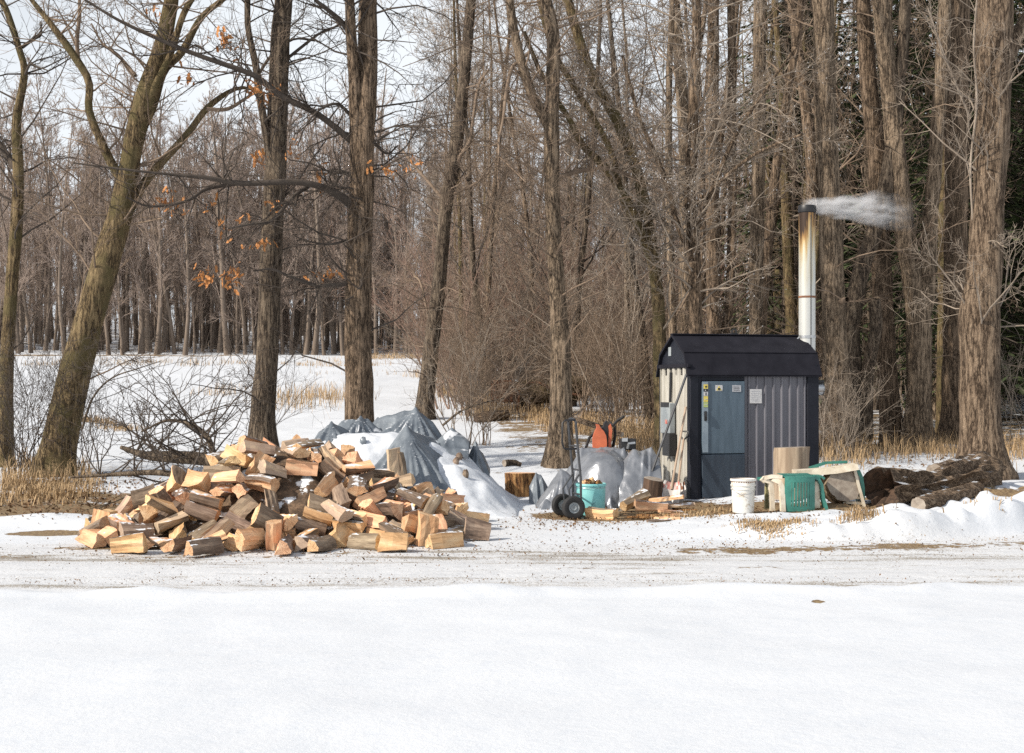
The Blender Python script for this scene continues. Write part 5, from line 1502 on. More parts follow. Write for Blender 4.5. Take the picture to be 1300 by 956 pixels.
def tent(X, Y, peak, hems, k, valley=.10, sharp=60.0):
    """ridges run from the peak to each hem point and the cloth sags between them"""
    L = [seg(X, Y, peak, h, k) for h in hems]
    m = np.max(L, axis=0)
    return np.log(np.sum(np.exp((np.array(L) - m) * sharp), axis=0)) / sharp + m - np.log(2) / sharp * .5
def cone(X, Y, x, y, z, k, kx=1.0, ky=1.0): return z - k * np.sqrt(((X - x) * kx) ** 2 + ((Y - y) * ky) ** 2)
def dome(X, Y, x, y, z, rx, ry, p=2.2):
    d = np.sqrt(((X - x) / rx) ** 2 + ((Y - y) / ry) ** 2); return np.where(d < 1, z * np.clip(1 - d ** p, 0, 1) ** .6, -1)
def seg(X, Y, a, b, k):
    """a roof-like support along the line a-b (x, y, z)"""
    ax_, ay_, az_ = a; bx_, by_, bz_ = b; L2 = (bx_ - ax_) ** 2 + (by_ - ay_) ** 2
    t = np.clip(((X - ax_) * (bx_ - ax_) + (Y - ay_) * (by_ - ay_)) / L2, 0, 1)
    return az_ + (bz_ - az_) * t - k * np.sqrt((X - ax_ - t * (bx_ - ax_)) ** 2 + (Y - ay_ - t * (by_ - ay_)) ** 2)
# the hump of snow over the stack
hx = [-3.6, -3.0, -2.74, -2.3, -1.65, -1.1, -.66, -.33, -.05, .12]; hz_ = [0, .55, .86, .98, .96, .92, .70, .40, .12, 0]
xs = np.arange(-3.7, .35, .045); ys = np.arange(17.3, 22.3, .045); XX, YY = np.meshgrid(xs, ys)
def heap_snow(X, Y):
    h = np.interp(X, hx, hz_); t = np.where(Y < 19.8, (19.8 - Y) / 2.05, (Y - 19.8) / 1.9)
    h = h * np.clip(1 - np.abs(t) ** 2.2, 0, 1) ** .9
    h = h + (.05 * vnoise(X, Y, .5, 31) + .035 * vnoise(X, Y, .22, 32) + .02 * vnoise(X, Y, .1, 33)) * smooth(h / .15)
    for (a, b, c, d) in ((-1.35, 18.55, .45, .40), (-1.45, 20.75, .6, .25), (-2.5, 20.5, .45, .2), (-2.5, 19.0, .3, .12)):
        h = h - d * np.exp(-((X - a) / c) ** 2 - ((Y - b) / (c * .9)) ** 2)
    return h
HZ_ = heap_snow(XX, YY)
HZ_ = HZ_ + .12 * smooth((vnoise(XX, YY, .35, 71) - .15) / .3) * np.exp(-((XX + 1.9) / .9) ** 2 - ((YY - 20.0) / .5) ** 2)
ZZ = np.where(HZ_ > .0, ground(XX, YY) * .9 + HZ_ - .01, -.15)
ix = np.arange(XX.size).reshape(XX.shape); q = np.stack([ix[:-1, :-1], ix[:-1, 1:], ix[1:, 1:], ix[1:, :-1]], -1).reshape(-1, 4)
tag(link('snow_mound', mesh_np('snow_mound', np.stack([XX, YY, ZZ], -1).reshape(-1, 3), [q], M['snow'], smooth_=True)), kind='structure')
def base_h(X, Y): return np.maximum(ground(X, Y) * .9 + np.maximum(heap_snow(X, Y), 0) - .012, 0)
def W(px, py, Y_): v_ = pt(px, py, Y_); return (v_.x, v_.y, v_.z)
pk = W(517, 543, 18.95)
hm_ = [W(468, 598, 18.5), W(478, 604, 18.35), W(489, 607, 18.25), W(499, 610, 18.2), W(507, 612, 18.15), W(514, 612, 18.15), W(524, 611, 18.15), W(533, 608, 18.2), W(548, 609, 18.25), W(561, 606, 18.45), W(561, 578, 19.1), W(552, 556, 19.5), W(520, 560, 19.6), W(492, 568, 19.3)]
sheet('tarp', 'pleated blue-grey tarp peaked like a tent at front of the snowy heap', (pk[0] - .65, pk[0] + .62, 18.05, 19.7), lambda X, Y: tent(X, Y, pk, hm_, 1.25), base_h, 51, M['tarp'], .008)
a1, a2, a3 = W(526, 519, 20.5), W(478, 530, 20.55), W(549, 535, 20.6)
hb_ = [W(478, 552, 20.0), W(492, 556, 19.9), W(505, 556, 19.85), W(517, 556, 19.9), W(530, 552, 20.0), W(538, 549, 20.05), W(546, 546, 20.2), W(556, 548, 20.6), W(530, 545, 21.2)]
sheet('tarp', 'long blue-grey tarp ridge along the back of the snowy heap', (a2[0] - .25, a3[0] + .3, 19.7, 21.4), lambda X, Y: np.maximum(np.maximum(seg(X, Y, a1, a2, 1.3), seg(X, Y, a1, a3, 1.6)), tent(X, Y, a1, hb_, 1.3)), base_h, 52, M['tarp'], .012)
b1, b2 = W(466, 531, 20.3), W(436, 533, 20.2)
hb2_ = [W(430, 552, 19.7), W(443, 550, 19.75), W(455, 552, 19.7), W(466, 556, 19.8), W(476, 553, 20.0), W(484, 556, 20.2)]
sheet('tarp', 'low rounded grey tarp between the oak foot and the snowy heap', (b2[0] - .2, b1[0] + .35, 19.5, 21.0), lambda X, Y: np.maximum(seg(X, Y, b1, b2, .9) - .01, tent(X, Y, W(458, 529, 20.25), hb2_, 1.5)), base_h, 53, M['tarp'], .012)
c1 = W(422, 536, 19.7); hc_ = [W(402, 560, 19.3), W(412, 578, 19.0), W(422, 573, 19.1), W(432, 570, 19.1), W(442, 560, 19.3), W(440, 545, 19.9), W(405, 548, 20.0)]
sheet('tarp', 'blue-grey tarp corner hanging at the left end of the snowy heap', (c1[0] - .35, c1[0] + .35, 18.8, 20.3), lambda X, Y: tent(X, Y, c1, hc_, 1.6), base_h, 54, M['tarp'], .012)
d1 = W(574, 544, 19.75); hd_ = [W(566, 563, 19.45), W(579, 571, 19.4), W(590, 563, 19.65), W(583, 556, 20.1), W(566, 556, 20.0)]
sheet('tarp', 'small dark pyramid of tarp poking from snow at the right of the heap', (d1[0] - .2, d1[0] + .25, 19.3, 20.2), lambda X, Y: tent(X, Y, d1, hd_, .8), base_h, 55, M['tarp'], .004, .012)
e1 = W(604, 561, 20.0); he_ = [W(600, 588, 19.75), W(606, 582, 19.75), W(616, 585, 19.9), W(612, 575, 20.3)]
sheet('tarp', 'little tarp scrap over a dark log at the right end of heap', (e1[0] - .15, e1[0] + .2, 19.6, 20.4), lambda X, Y: tent(X, Y, e1, he_, 2.2), base_h, 56, M['tarp'], .004, .012)
for k, (px, py) in enumerate(((583, 582), (579, 588), (591, 604), (461, 562), (556, 625))):
    Y_ = 18.9 if k < 3 else 19.0 if k == 3 else foot(px, py); v = pt(px, py, Y_)
    X_, = [v.x]
    # slide the chunk along the sight line onto the snow
    Yt = np.linspace(17.4, 21.5, 400); Xt = (px - CX) / FPX * Yt; zt_ = EYE + (HY - py) / FPX * Yt
    hh = ground(Xt, Yt) * .9 + np.maximum(heap_snow(Xt, Yt), 0); kk_ = int(np.argmax(zt_ < hh)) if (zt_ < hh).any() else 200
    rs_ = random.Random(k)
    mb = MB(); n = 9; vv = []; ff = []
    for a in range(6):
        for b in range(n):
            th = math.pi * (a + .5) / 6; ph_ = 2 * math.pi * b / n; r_ = rs_.uniform(.75, 1.2)
            vv.append((r_ * math.sin(th) * math.cos(ph_), r_ * math.sin(th) * math.sin(ph_), r_ * math.cos(th)))
    for a in range(5):
        for b in range(n): ff.append((a * n + b, a * n + (b + 1) % n, (a + 1) * n + (b + 1) % n, (a + 1) * n + b))
    ff += [tuple(range(n - 1, -1, -1)), tuple(range(5 * n, 6 * n))]
    s3 = (.045, .04, .06) if k < 4 else (.09, .05, .02)
    mb.add([(x * s3[0], y * s3[1], z * s3[2]) for x, y, z in vv], ff)
    o = mb.build('bark_chunk', M['logbark'] if k != 3 else M['tarp'], None, True); o.location = (Xt[kk_], Yt[kk_], hh[kk_] + .02)
    tag(o, ['dark bark chunk stuck in snow, upper one of a touching pair', 'dark bark chunk stuck in snow, lower one of a touching pair', 'lone dark bark chunk low on the snowy slope', 'bit of grey tarp showing through a hole in the snow', 'flat grey chip lying on snow below the tent-shaped tarp'][k], 'bark')

# ---------------------------------------------------------------- machine under the silver tarp
mc = empty('covered_machine', (px_at(765, 20.2), 20.2, gz(px_at(765, 20.2), 20.2)), 'orange and black yard machine poking out above the silver tarp', 'machine')
def L3(px, py, Y_): v = pt(px, py, Y_); return (v.x - mc.location.x, v.y - mc.location.y, v.z - mc.location.z)
mb = MB(); a = L3(752, 566, 20.2); sc_ = 20.2 / FPX
def shape(pts_px, d0, d1, m=0):
    mb.prism([(L3(x, y, 20.2)[0], L3(x, y, 20.2)[2]) for x, y in pts_px][::-1], d0, d1, m)
shape([(752, 572), (752, 556), (754, 549), (757, 543), (756, 538), (760, 539), (762, 543), (766, 547), (769, 553), (770, 560), (770, 572)], -.10, .02)
shape([(772, 572), (772, 556), (773, 548), (772, 541), (775, 538), (777, 546), (776, 556), (775, 572)], -.06, .10)
mb.build('shroud', M['orange'], mc)
mb = MB(); shape([(765, 572), (765, 548), (767, 537), (770, 534), (773, 538), (773, 572)], -.02, .14); mb.build('chute', M['black'], mc)
for pts_ in ([(744, 568, 20.2), (748, 556, 20.3), (757, 548, 20.3), (768, 541, 20.3)], [(778, 568, 20.3), (781, 552, 20.3), (780, 541, 20.3), (774, 536, 20.4)], [(777, 541, 20.3), (784, 534, 20.3), (792, 529, 20.2)]):
    mb = MB(); mb.tube([L3(*q_) for q_ in pts_], .02); mb.build('handle', M['black_rubber'], mc, True)
mb = MB(); x0, _, z0 = L3(787, 571, 20.0); x1, _, z1 = L3(807, 557, 20.0); mb.box((x0, -.3, z0), (x1, .0, z1), 0, None, .015)
mb.tube([(x1 - .12, -.31, z0 + .02), (x1 - .11, -.33, z0 + .09), (x1 - .02, -.31, z0 + .10)], .022, 1); mb.box((x0 + .02, -.32, z0 + .12), (x0 + .1, -.3, z0 + .17), 1); mb.build('engine', [M['black'], M['galv']], mc)
mb = MB(); x0, _, z0 = L3(754, 645, 19.6); x1, _, z1 = L3(802, 636, 19.6); mb.box((x0 + .05, -.5, .06), (x1, .25, .14), 0, None, .02); mb.box((x0 + .1, -.42, -.01), (x1 - .05, .2, .058), 1); mb.build('deck', [M['grey_box'], M['black']], mc)
def multi(X, Y, L, k, sharp=50.0):
    S_ = [seg(X, Y, a_, b_, k_ if k_ else k) for a_, b_, k_ in L]; m = np.max(S_, axis=0)
    return np.log(np.sum(np.exp((np.array(S_) - m) * sharp), axis=0)) / sharp + m - .012
t1, t2, t3, t4 = W(738, 569, 19.9), W(762, 565, 19.9), W(790, 569, 19.9), W(765, 566, 20.4)
def G(px, Y_, z=.03): x_ = px_at(px, Y_); return (x_, Y_, gz(x_, Y_) + z)
RM = [(t1, t2, 1.5), (t2, t3, 1.5), (t2, t4, 1.5), (t1, t4, 1.6), (t3, t4, 1.6), (t1, G(716, 19.75, .36), 1.1), (G(716, 19.75, .36), G(690, 19.6), 1.2), (t1, G(708, 19.25), 1.9), (t1, G(730, 19.1), 2.2), (t2, G(748, 19.05, .05), 2.2), (t2, G(764, 19.08, .05), 2.6),
      (W(777, 566, 19.9), G(776, 19.08, .05), 2.6), (t3, G(789, 19.12, .05), 2.4), (t3, G(802, 19.25, .05), 2.2), (t3, G(806, 19.7, .3), 2), (t4, G(770, 20.9), 1.6), (t4, G(720, 20.8), 1.6), (t4, G(800, 20.8), 1.6)]
HM = lambda X, Y: np.maximum(np.minimum(multi(X, Y, RM, 1.2), .785 + .03 * vnoise(X, Y, .3, 88)), dome(X, Y, px_at(764, 19.85), 19.88, .75, .50, .70, 3.0) + .0)
sheet('tarp', 'shiny silver-grey tarp draped over the machine left of shed', (px_at(682, 19.3), px_at(812, 19.3), 18.95, 21.0), HM, ground, 61, M['tarp_silver'], .02)
u1, u2 = W(806, 566, 19.7), W(826, 568, 19.75)
RS = [(u1, u2, 2.0), (u1, G(796, 19.35), 1.6), (u1, G(806, 19.2), 1.8), (u1, G(787, 19.5, .2), 1.3), (W(817, 565, 19.7), G(815, 19.2, .22), 2.0), (u2, G(824, 19.3, .32), 2.2), (u2, G(834, 19.45, .2), 1.8), (u2, G(838, 19.8, .2), 1.3), (u1, G(802, 20.2), 1.2), (u2, G(828, 20.3), 1.2)]
sheet('tarp', 'crumpled silver tarp bunched against the shed corner', (px_at(784, 19.5), px_at(841, 19.5), 19.05, 20.4), lambda X, Y: np.minimum(multi(X, Y, RS, 1.4, 70), .79 + .04 * vnoise(X, Y, .14, 89)), ground, 62, M['tarp_silver'], .024, .014)
w1 = W(714, 592, 19.45)
RT = [(w1, G(694, 19.1), 1.5), (w1, G(703, 18.95), 1.8), (w1, G(714, 18.9), 1.9), (w1, G(724, 19.0), 1.8), (w1, G(730, 19.4), 1.4), (w1, G(700, 19.8), 1.3), (G(694, 19.1, .16), G(686, 19.0), 1.3)]
sheet('tarp', 'loose silver tarp end trailing behind the hand truck wheel', (px_at(680, 19.3), px_at(734, 19.3), 18.7, 20.0), lambda X, Y: np.minimum(multi(X, Y, RT, 1.4, 70), w1[2] - .06 + .03 * vnoise(X, Y, .1, 90)), ground, 63, M['tarp_silver'], .022, .014)
y1 = W(681, 600, 20.2)
RN = [(y1, W(687, 603, 20.2), 1.8), (y1, G(677, 19.9), 3.5), (y1, G(684, 19.75), 4), (W(687, 603, 20.2), G(695, 19.7), 2.0), (G(695, 19.7), G(708, 19.5, .06), .8), (y1, G(680, 20.7), 2.5)]
sheet('tarp', 'narrow folded tarp end standing between chopping block and trolley', (px_at(672, 20), px_at(712, 20), 19.3, 20.8), lambda X, Y: multi(X, Y, RN, 2, 80), ground, 64, M['tarp'], .01, .014)

# ---------------------------------------------------------------- hand truck
Yh = 17.75; ht = empty('hand_truck', (px_at(728, Yh), Yh, gz(px_at(728, Yh), Yh)), 'black two-wheeled hand truck standing left of the turquoise bucket', 'hand truck', None, math.radians(16))
for yy in (-.15, .15):
    mb = MB(); mb.tube([(.05, yy, .03), (.045, yy, .5), (0, yy, .95), (-.02, yy, 1.2), (-.02, yy * .6, 1.235), (-.02, 0, 1.24)], .016); mb.build('rail', M['steel_dark'], ht, True)
mb = MB(); mb.tube([(-.02, -.13, 1.225), (-.15, -.13, 1.22), (-.185, -.13, 1.19), (-.19, -.13, .95), (-.17, -.13, .88), (-.14, -.13, .865), (.0, -.13, .87)], .0125); mb.build('handle', M['black'], ht, True)
for zz in (.3, .6, .9):
    mb = MB(); mb.tube([(.045 - .05 * (zz > .8), -.15, zz), (.045 - .05 * (zz > .8), .15, zz)], .011); mb.build('crossbar', M['steel_dark'], ht, True)
mb = MB(); mb.box((.04, -.18, .0), (.26, .18, .008)); mb.box((.035, -.18, .0), (.043, .18, .10)); mb.build('toe_plate', M['steel_dark'], ht)
mb = MB(); mb.tube([(-.07, -.2, .145), (-.07, .2, .145)], .012); mb.build('axle', M['steel_dark'], ht)
for yy in (-.12, .12):
    mb = MB(); mb.tube([(.035, yy, .55), (-.1, yy, .36), (-.07, yy, .145)], .011); mb.tube([(.035, yy, .1), (-.07, yy, .145)], .011); mb.build('brace', M['steel_dark'], ht, True)
for yy in (-.21, .21):
    Mw = Matrix.Translation((-.07, yy, .145)) @ Matrix.Rotation(math.pi / 2, 4, 'X')
    mb = MB(); mb.lathe([(.07, -.035), (.10, -.048), (.13, -.044), (.143, -.028), (.146, 0), (.143, .028), (.13, .044), (.10, .048), (.07, .035), (.07, -.035)], 0, Mw, 32)
    w = mb.build('wheel', M['black_rubber'], ht, True)
    mb = MB(); mb.lathe([(.0, .02), (.03, .035), (.045, .02), (.068, .03), (.072, .0), (.068, -.03), (.045, -.02), (.03, -.035), (.0, -.02)], 0, Mw, 24); mb.build('rim', M['grey_box'], w, True)

# ---------------------------------------------------------------- buckets
def scuffed(name, ca, cb, stain):
    m, t, b, co = new_mat(name)
    n = noise(t, co, 6, 4); s = noise(t, co, 9, 6, None, .7)
    c = ramp(t, [(.35, cb), (.65, ca)], n); c = mixc(t, sstep(t, s, .56, .66), c, stain)
    t.links.new(c, b.inputs['Base Color']); b.inputs['Roughness'].default_value = .55; bump(t, b, n, .15, .004)
    return m
M['turquoise'] = scuffed('turquoise', (.25, .58, .58), (.16, .46, .48), (.10, .27, .30))
M['pail'] = scuffed('pail_white', (.76, .75, .71), (.64, .62, .57), (.45, .38, .29))
Yb = 17.95; bk = empty('bucket', (px_at(750, Yb), Yb, gz(px_at(750, Yb), Yb)), 'turquoise scuffed plastic bucket filled with brown wood chunks', 'bucket')
mb = MB(); mb.lathe([(.0, .01), (.165, .01), (.17, .0), (.175, .02), (.181, .2), (.186, .36), (.184, .385), (.196, .39), (.197, .41), (.19, .42), (.183, .415), (.176, .36), (.168, .03), (.0, .03)], 0, None, 36); mb.build('body', M['turquoise'], bk, True)
mb = MB(); mb.tube([(.185 * math.cos(a), .185 * math.sin(a) - .02, .37 - .12 * math.sin(a + math.pi) ** 1 if False else .37 + .0 * a) for a in [math.pi + k * math.pi / 12 for k in range(13)]], .003); mb.build('handle', M['galv'], bk, True)
mb = MB(); mb.lathe([(.0, .35), (.178, .34)], 0, None, 24); mb.build('fill', M['brown_dark'], bk)
rs_ = random.Random(9)
CH = []
for k in range(4):
    mb = MB(); n = 8; vv = []; ff = []
    for a in range(5):
        for b in range(n):
            th = math.pi * (a + .5) / 5; ph_ = 2 * math.pi * b / n; r_ = rs_.uniform(.75, 1.2); vv.append((r_ * .05 * math.sin(th) * math.cos(ph_), r_ * .035 * math.sin(th) * math.sin(ph_), r_ * .03 * math.cos(th)))
    for a in range(4):
        for b in range(n): ff.append((a * n + b, a * n + (b + 1) % n, (a + 1) * n + (b + 1) % n, (a + 1) * n + b))
    ff += [tuple(range(n - 1, -1, -1)), tuple(range(4 * n, 5 * n))]
    mb.add(vv, ff); o = mb.build('wood_chunk', M['amber_bark'] if k % 2 else M['split']); CH.append(o.data); bpy.data.objects.remove(o)
for k in range(20):
    a = rs_.uniform(0, 6.28); r_ = .13 * math.sqrt(rs_.random())
    o = link('wood_chunk', CH[k % 4]); o.location = (bk.location.x - .02 + r_ * math.cos(a), bk.location.y + r_ * math.sin(a), bk.location.z + .395 + .065 * (1 - r_ / .13) + rs_.uniform(-.01, .02)); o.rotation_euler = (rs_.uniform(0, 6), rs_.uniform(0, 6), rs_.uniform(0, 6))
    tag(o, 'small brown wood chunk heaped on top of the turquoise bucket', 'wood chunk', 'wood chunks heaped in the turquoise bucket')
Yb = 17.6; pl = empty('pail', (px_at(943.5, Yb), Yb, gz(px_at(943.5, Yb), Yb)), 'white ribbed plastic pail with rusty rim standing before the shed', 'bucket')
mb = MB(); mb.lathe([(.0, .01), (.125, .01), (.13, .0), (.133, .02), (.142, .28), (.152, .285), (.152, .30), (.144, .305), (.145, .325), (.156, .33), (.156, .345), (.147, .35), (.148, .385), (.160, .39), (.160, .415), (.150, .418), (.145, .40), (.128, .03), (.0, .03)], 0, None, 36); mb.build('body', M['pail'], pl, True)
mb = MB(); mb.lathe([(.0, .36), (.146, .37)], 0, None, 24); mb.lathe([(.1455, .37), (.1475, .37), (.1515, .4185), (.1475, .4185)], 0, None, 30); mb.build('fill', M['rust'], pl)
mb = MB(); mb.tube([(.158 * math.cos(a), -.158 * abs(math.sin(a)) - .01, .33 - .10 * abs(math.sin(a))) for a in [k * math.pi / 14 for k in range(15)]], .0035); mb.build('handle', M['galv'], pl, True)

# ---------------------------------------------------------------- tools leaning on the shed
def shedw(u, v_, z): return shed.matrix_basis @ Vector((u, v_, z))
a = pt(812, 618, 19.35); b = shedw(-.055, .02, zt - .01)
mb = MB(); mb.tube([tuple(Vector((a.x, a.y, gz(a.x, a.y))) - a * 0 + Vector((0, 0, .0))), tuple(b + (b - a).normalized() * .03)], .0175); o = mb.build('pry_bar', M['steel_dark'], None, True); tag(o, 'long black steel bar leaning against the roof corner of the shed', 'bar')
def shovel(label, foot_, top_, bw, bl, mats, grip=False, seed=0):
    a = Vector(foot_); b = Vector(top_); d = (b - a).normalized(); L_ = (b - a).length
    r_ = empty('snow_shovel' if not grip else 'shovel', a, label, 'shovel')
    r_.rotation_mode = 'QUATERNION'
    x = Vector((1, -.25, 0)); x = (x - d * x.dot(d)).normalized(); y = d.cross(x)
    r_.rotation_quaternion = Matrix((x, y, d)).transposed().to_quaternion()
    mb = MB(); n = 9; v = []; f = []
    for j in range(8):
        t = j / 7; w_ = bw / 2 * (1 - .28 * max(0, (t - .55) / .45) ** 2) * (1 if t > .12 or grip else 1)
        if grip: w_ = bw / 2 * (.55 + .45 * min(1, t * 3.0)) * (1 - .3 * max(0, (t - .7) / .3))
        for i in range(n):
            s_ = i / (n - 1) * 2 - 1; v.append((s_ * w_, .06 - .07 * s_ * s_ - .04 * t, t * bl))
    m_ = []
    for j in range(7):
        for i in range(n - 1): f.append((j * n + i, j * n + i + 1, (j + 1) * n + i + 1, (j + 1) * n + i)); m_.append(1 if j > 4 and (i + j) % 3 else 0)
    mb.add(v, f); mb.m = m_; bl_ = mb.build('blade', mats, r_, True); sd = bl_.modifiers.new('thickness', 'SOLIDIFY'); sd.thickness = .006
    mb = MB(); mb.tube([(0, .02, bl * .72), (0, .0, bl), (0, 0, L_ - (.1 if grip else 0))], .0165); mb.build('shaft', M['shaft'], r_, True)
    if grip:
        mb = MB(); mb.tube([(0, 0, L_ - .12), (-.055, 0, L_ - .05), (-.055, 0, L_ + .02), (.055, 0, L_ + .02), (.055, 0, L_ - .05), (0, 0, L_ - .12)], .013); mb.build('grip', M['black'], r_, True)
g0 = gz(2.2, 19.3)
a = pt(846, 640, 19.3)
t2 = shedw(-.04, .05, 1.36 - SHZ)
shovel('white scoop shovel with flaking red paint leaning by the cream wall', (a.x + .02, a.y - .05, g0 + .0), t2, .27, .36, [M['shovel'], M['red_paint']])
shovel('short wooden shovel with black grip behind the white scoop shovel', (a.x + .14, a.y + .12, g0 + .0), shedw(-.05, .08, 1.0 - SHZ), .24, .34, [M['shovel'], M['rust']], True)

# scrap of split boards in front of the shed corner
bl_items = []
rs_ = random.Random(21)
for k, (px, py, L_, w_, h_, rz, ry, mt) in enumerate(((846, 633, .46, .09, .05, -22, -8, 'split'), (858, 641, .5, .10, .03, 4, -3, 'split'), (838, 646, .42, .08, .03, 16, 2, 'split'), (830, 655, .44, .09, .035, -8, 0, 'amber_bark'), (852, 652, .36, .08, .04, 28, 6, 'split'),
                                            (868, 647, .38, .07, .025, -14, 2, 'amber_bark'), (815, 657, .36, .08, .03, 10, 3, 'amber_bark'), (848, 659, .34, .09, .03, -30, 0, 'endgrain'), (862, 656, .26, .08, .03, 40, 4, 'split'), (836, 661, .3, .06, .03, 20, 0, 'logbark'))):
    Y_ = EYE * FPX / (max(py, 652) + 3 - HY); Y_ = min(Y_, 18.9) + (0 if py > 650 else .25)
    mb = MB(); n = 8; vv = []; ff = []
    for i in range(n):
        t = i / (n - 1) * 2 - 1; s_ = 1 - .25 * abs(t) ** 3
        for (cy, cz) in ((-1, -.8), (.9, -1), (1, .7), (.2, 1), (-.9, .6)): vv.append((t * L_ / 2 + rs_.gauss(0, .006), cy * w_ / 2 * s_ + rs_.gauss(0, .005), cz * h_ / 2 + rs_.gauss(0, .003)))
    for i in range(n - 1):
        for j in range(5): ff.append((i * 5 + j, i * 5 + (j + 1) % 5, (i + 1) * 5 + (j + 1) % 5, (i + 1) * 5 + j))
    ff += [(4, 3, 2, 1, 0), tuple(range((n - 1) * 5, n * 5))]
    mb.add(vv, ff); o = mb.build('scrap_board', M[mt]); v = pt(px, py, Y_)
    o.location = (v.x, v.y, max(v.z, gz(v.x, v.y) + .02)); o.rotation_euler = (math.radians(rs_.uniform(-14, 14)), math.radians(ry), math.radians(rz))
    tag(o, '', 'board', 'split scrap boards in front of the shed corner')
    pose = 'reddish' if mt == 'amber_bark' else 'dark barky' if mt == 'logbark' else 'pale'
    bl_items.append((o, '%s split scrap board %s of the low pile by the shovels' % (pose, 'at back' if py < 650 else 'at front'), px))
rank_labels(bl_items)

# ---------------------------------------------------------------- plastic garden chairs
def rounded(mb, prof, y0, y1, m=0): mb.prism(prof, y0, y1, m)
Yc = 17.55; x0c = px_at(1015, Yc); S_ = Yc / FPX
fc = empty('garden_chair', (x0c, Yc, gz(x0c, Yc)), 'green plastic chair with cream legs tipped over nearest the white pail', 'chair', None, math.radians(10))
def q2(px, py): return ((px - 1015) * S_, (660 - py) * S_)
def curved_shell(prof_fn, u0, u1, nu, t0, t1, nt_, th):
    """a sheet (u across, t up) with thickness: vertices and faces"""
    v = []; f = []
    for j in range(nt_ + 1):
        for i in range(nu + 1):
            u = u0 + (u1 - u0) * i / nu; t = t0 + (t1 - t0) * j / nt_
            p = prof_fn(u, t); v.append(p); v.append((p[0], p[1] + th, p[2] - th * .4))
    k = 2 * (nu + 1)
    for j in range(nt_):
        for i in range(nu):
            a = j * k + 2 * i; f.append((a, a + 2, a + k + 2, a + k)); f.append((a + 1, a + k + 1, a + k + 3, a + 3))
        a = j * k; f.append((a, a + k, a + k + 1, a + 1)); a = j * k + 2 * nu; f.append((a, a + 1, a + k + 1, a + k))
    for i in range(nu):
        a = 2 * i; f.append((a, a + 1, a + 3, a + 2)); a = nt_ * k + 2 * i; f.append((a, a + 2, a + 3, a + 1))
    return v, f
def back_fn(u, t):                                                 # t 0..1 up the panel, 1..1.5 over the shoulder to the far side
    bow = .04 * (1 - (2 * u) ** 2)
    if t <= 1: return (u * .40 * (1 - .04 * t), -bow - .02 * t, .43 * t)
    a = (t - 1) / .5 * math.pi / 2 * 1.05
    return (u * .385, -.02 - bow * (1 - (t - 1)) + .16 * math.sin(a) + .25 * (t - 1), .43 + .035 * math.sin(a) - .02 * (t - 1))
mb = MB()
sl_n = 6
mb.add(*curved_shell(back_fn, -.5, .5, 12, 0, .14, 3, .016)); mb.add(*curved_shell(back_fn, -.5, .5, 12, .84, 1.5, 9, .016))
mb.add(*curved_shell(back_fn, -.5, -.30, 3, .14, .84, 7, .016)); mb.add(*curved_shell(back_fn, .30, .5, 3, .14, .84, 7, .016))
mb.build('backrest', M['green_plastic'], fc, True)
for k in range(6):
    mb = MB(); c = -.25 + .1 * k; mb.add(*curved_shell(back_fn, c - .034, c + .034, 2, .14, .84, 7, .014)); mb.build('slat', M['green_plastic'], fc)
mb = MB(); mb.add([(-.19, .03, .445), (-.42, .10, .425), (-.45, .22, .40), (-.40, .42, .40), (.15, .45, .42), (.19, .05, .445), (-.19, .03, .42), (-.42, .10, .395), (-.45, .22, .37), (-.40, .42, .37), (.15, .45, .39), (.19, .05, .42)],
                  [(0, 5, 4, 3, 2, 1), (6, 7, 8, 9, 10, 11)] + [(i, (i + 1) % 6, 6 + (i + 1) % 6, 6 + i) for i in range(6)]); mb.build('seat', M['green_plastic'], fc)
def bent(pts_, w, d, mt, name):
    """a flat bar along pts_ (x, z at depth y), w wide and d deep"""
    mb = MB(); A = [Vector(p) for p in pts_]; v = []; f = []
    for i, p in enumerate(A):
        t_ = (A[min(i + 1, len(A) - 1)] - A[max(i - 1, 0)]).normalized(); s = Vector((t_.z, 0, -t_.x)); s = s.normalized() * w / 2
        for a_, b_ in ((s, -d / 2), (s, d / 2), (-s, d / 2), (-s, -d / 2)): v.append(tuple(p + a_ + Vector((0, b_, 0))))
    for i in range(len(A) - 1):
        for j in range(4): f.append((i * 4 + j, i * 4 + (j + 1) % 4, (i + 1) * 4 + (j + 1) % 4, (i + 1) * 4 + j))
    f += [(3, 2, 1, 0), tuple(range((len(A) - 1) * 4, len(A) * 4))]; mb.add(v, f); return mb.build(name, mt, fc)
bent([(-.22, .03, .425), (-.33, .06, .43), (-.42, .1, .41), (-.445, .12, .385), (-.41, .12, .36)], .045, .05, M['cream_plastic'], 'armrest')
bent([(-.42, .12, .385), (-.34, .11, .355), (-.325, .11, .25), (-.315, .10, .0)], .055, .06, M['cream_plastic'], 'leg')
bent([(-.33, .07, .40), (-.25, .03, .36), (-.225, .02, .30), (-.215, .0, .0)], .06, .05, M['cream_plastic'], 'leg')
bent([(.19, .04, .43), (.26, .06, .39), (.30, .06, .32), (.32, .05, .15), (.36, .03, .0)], .04, .08, M['green_plastic'], 'armrest')
bent([(.235, .09, .36), (.25, .09, .25), (.26, .09, .03)], .075, .05, M['cream_plastic'], 'leg')
bent([(-.27, .40, .38), (-.27, .42, .0)], .05, .05, plain('olive_shade_plastic', (.36, .33, .17), (.2, .19, .1), .7, 9), 'leg')  # olive colour paints the shade inside, between the cream legs
Yr = 18.15; x0r = px_at(1050, Yr); S_ = Yr / FPX; g_r = gz(x0r, Yr)
fc = empty('garden_chair', (x0r, Yr, g_r), 'cream slatted plastic chair lying on its side around the grey log round', 'chair', None, 0)
def q3(px, py, y=0): v_ = pt(px, py, Yr); return (v_.x - x0r, y, v_.z - g_r)
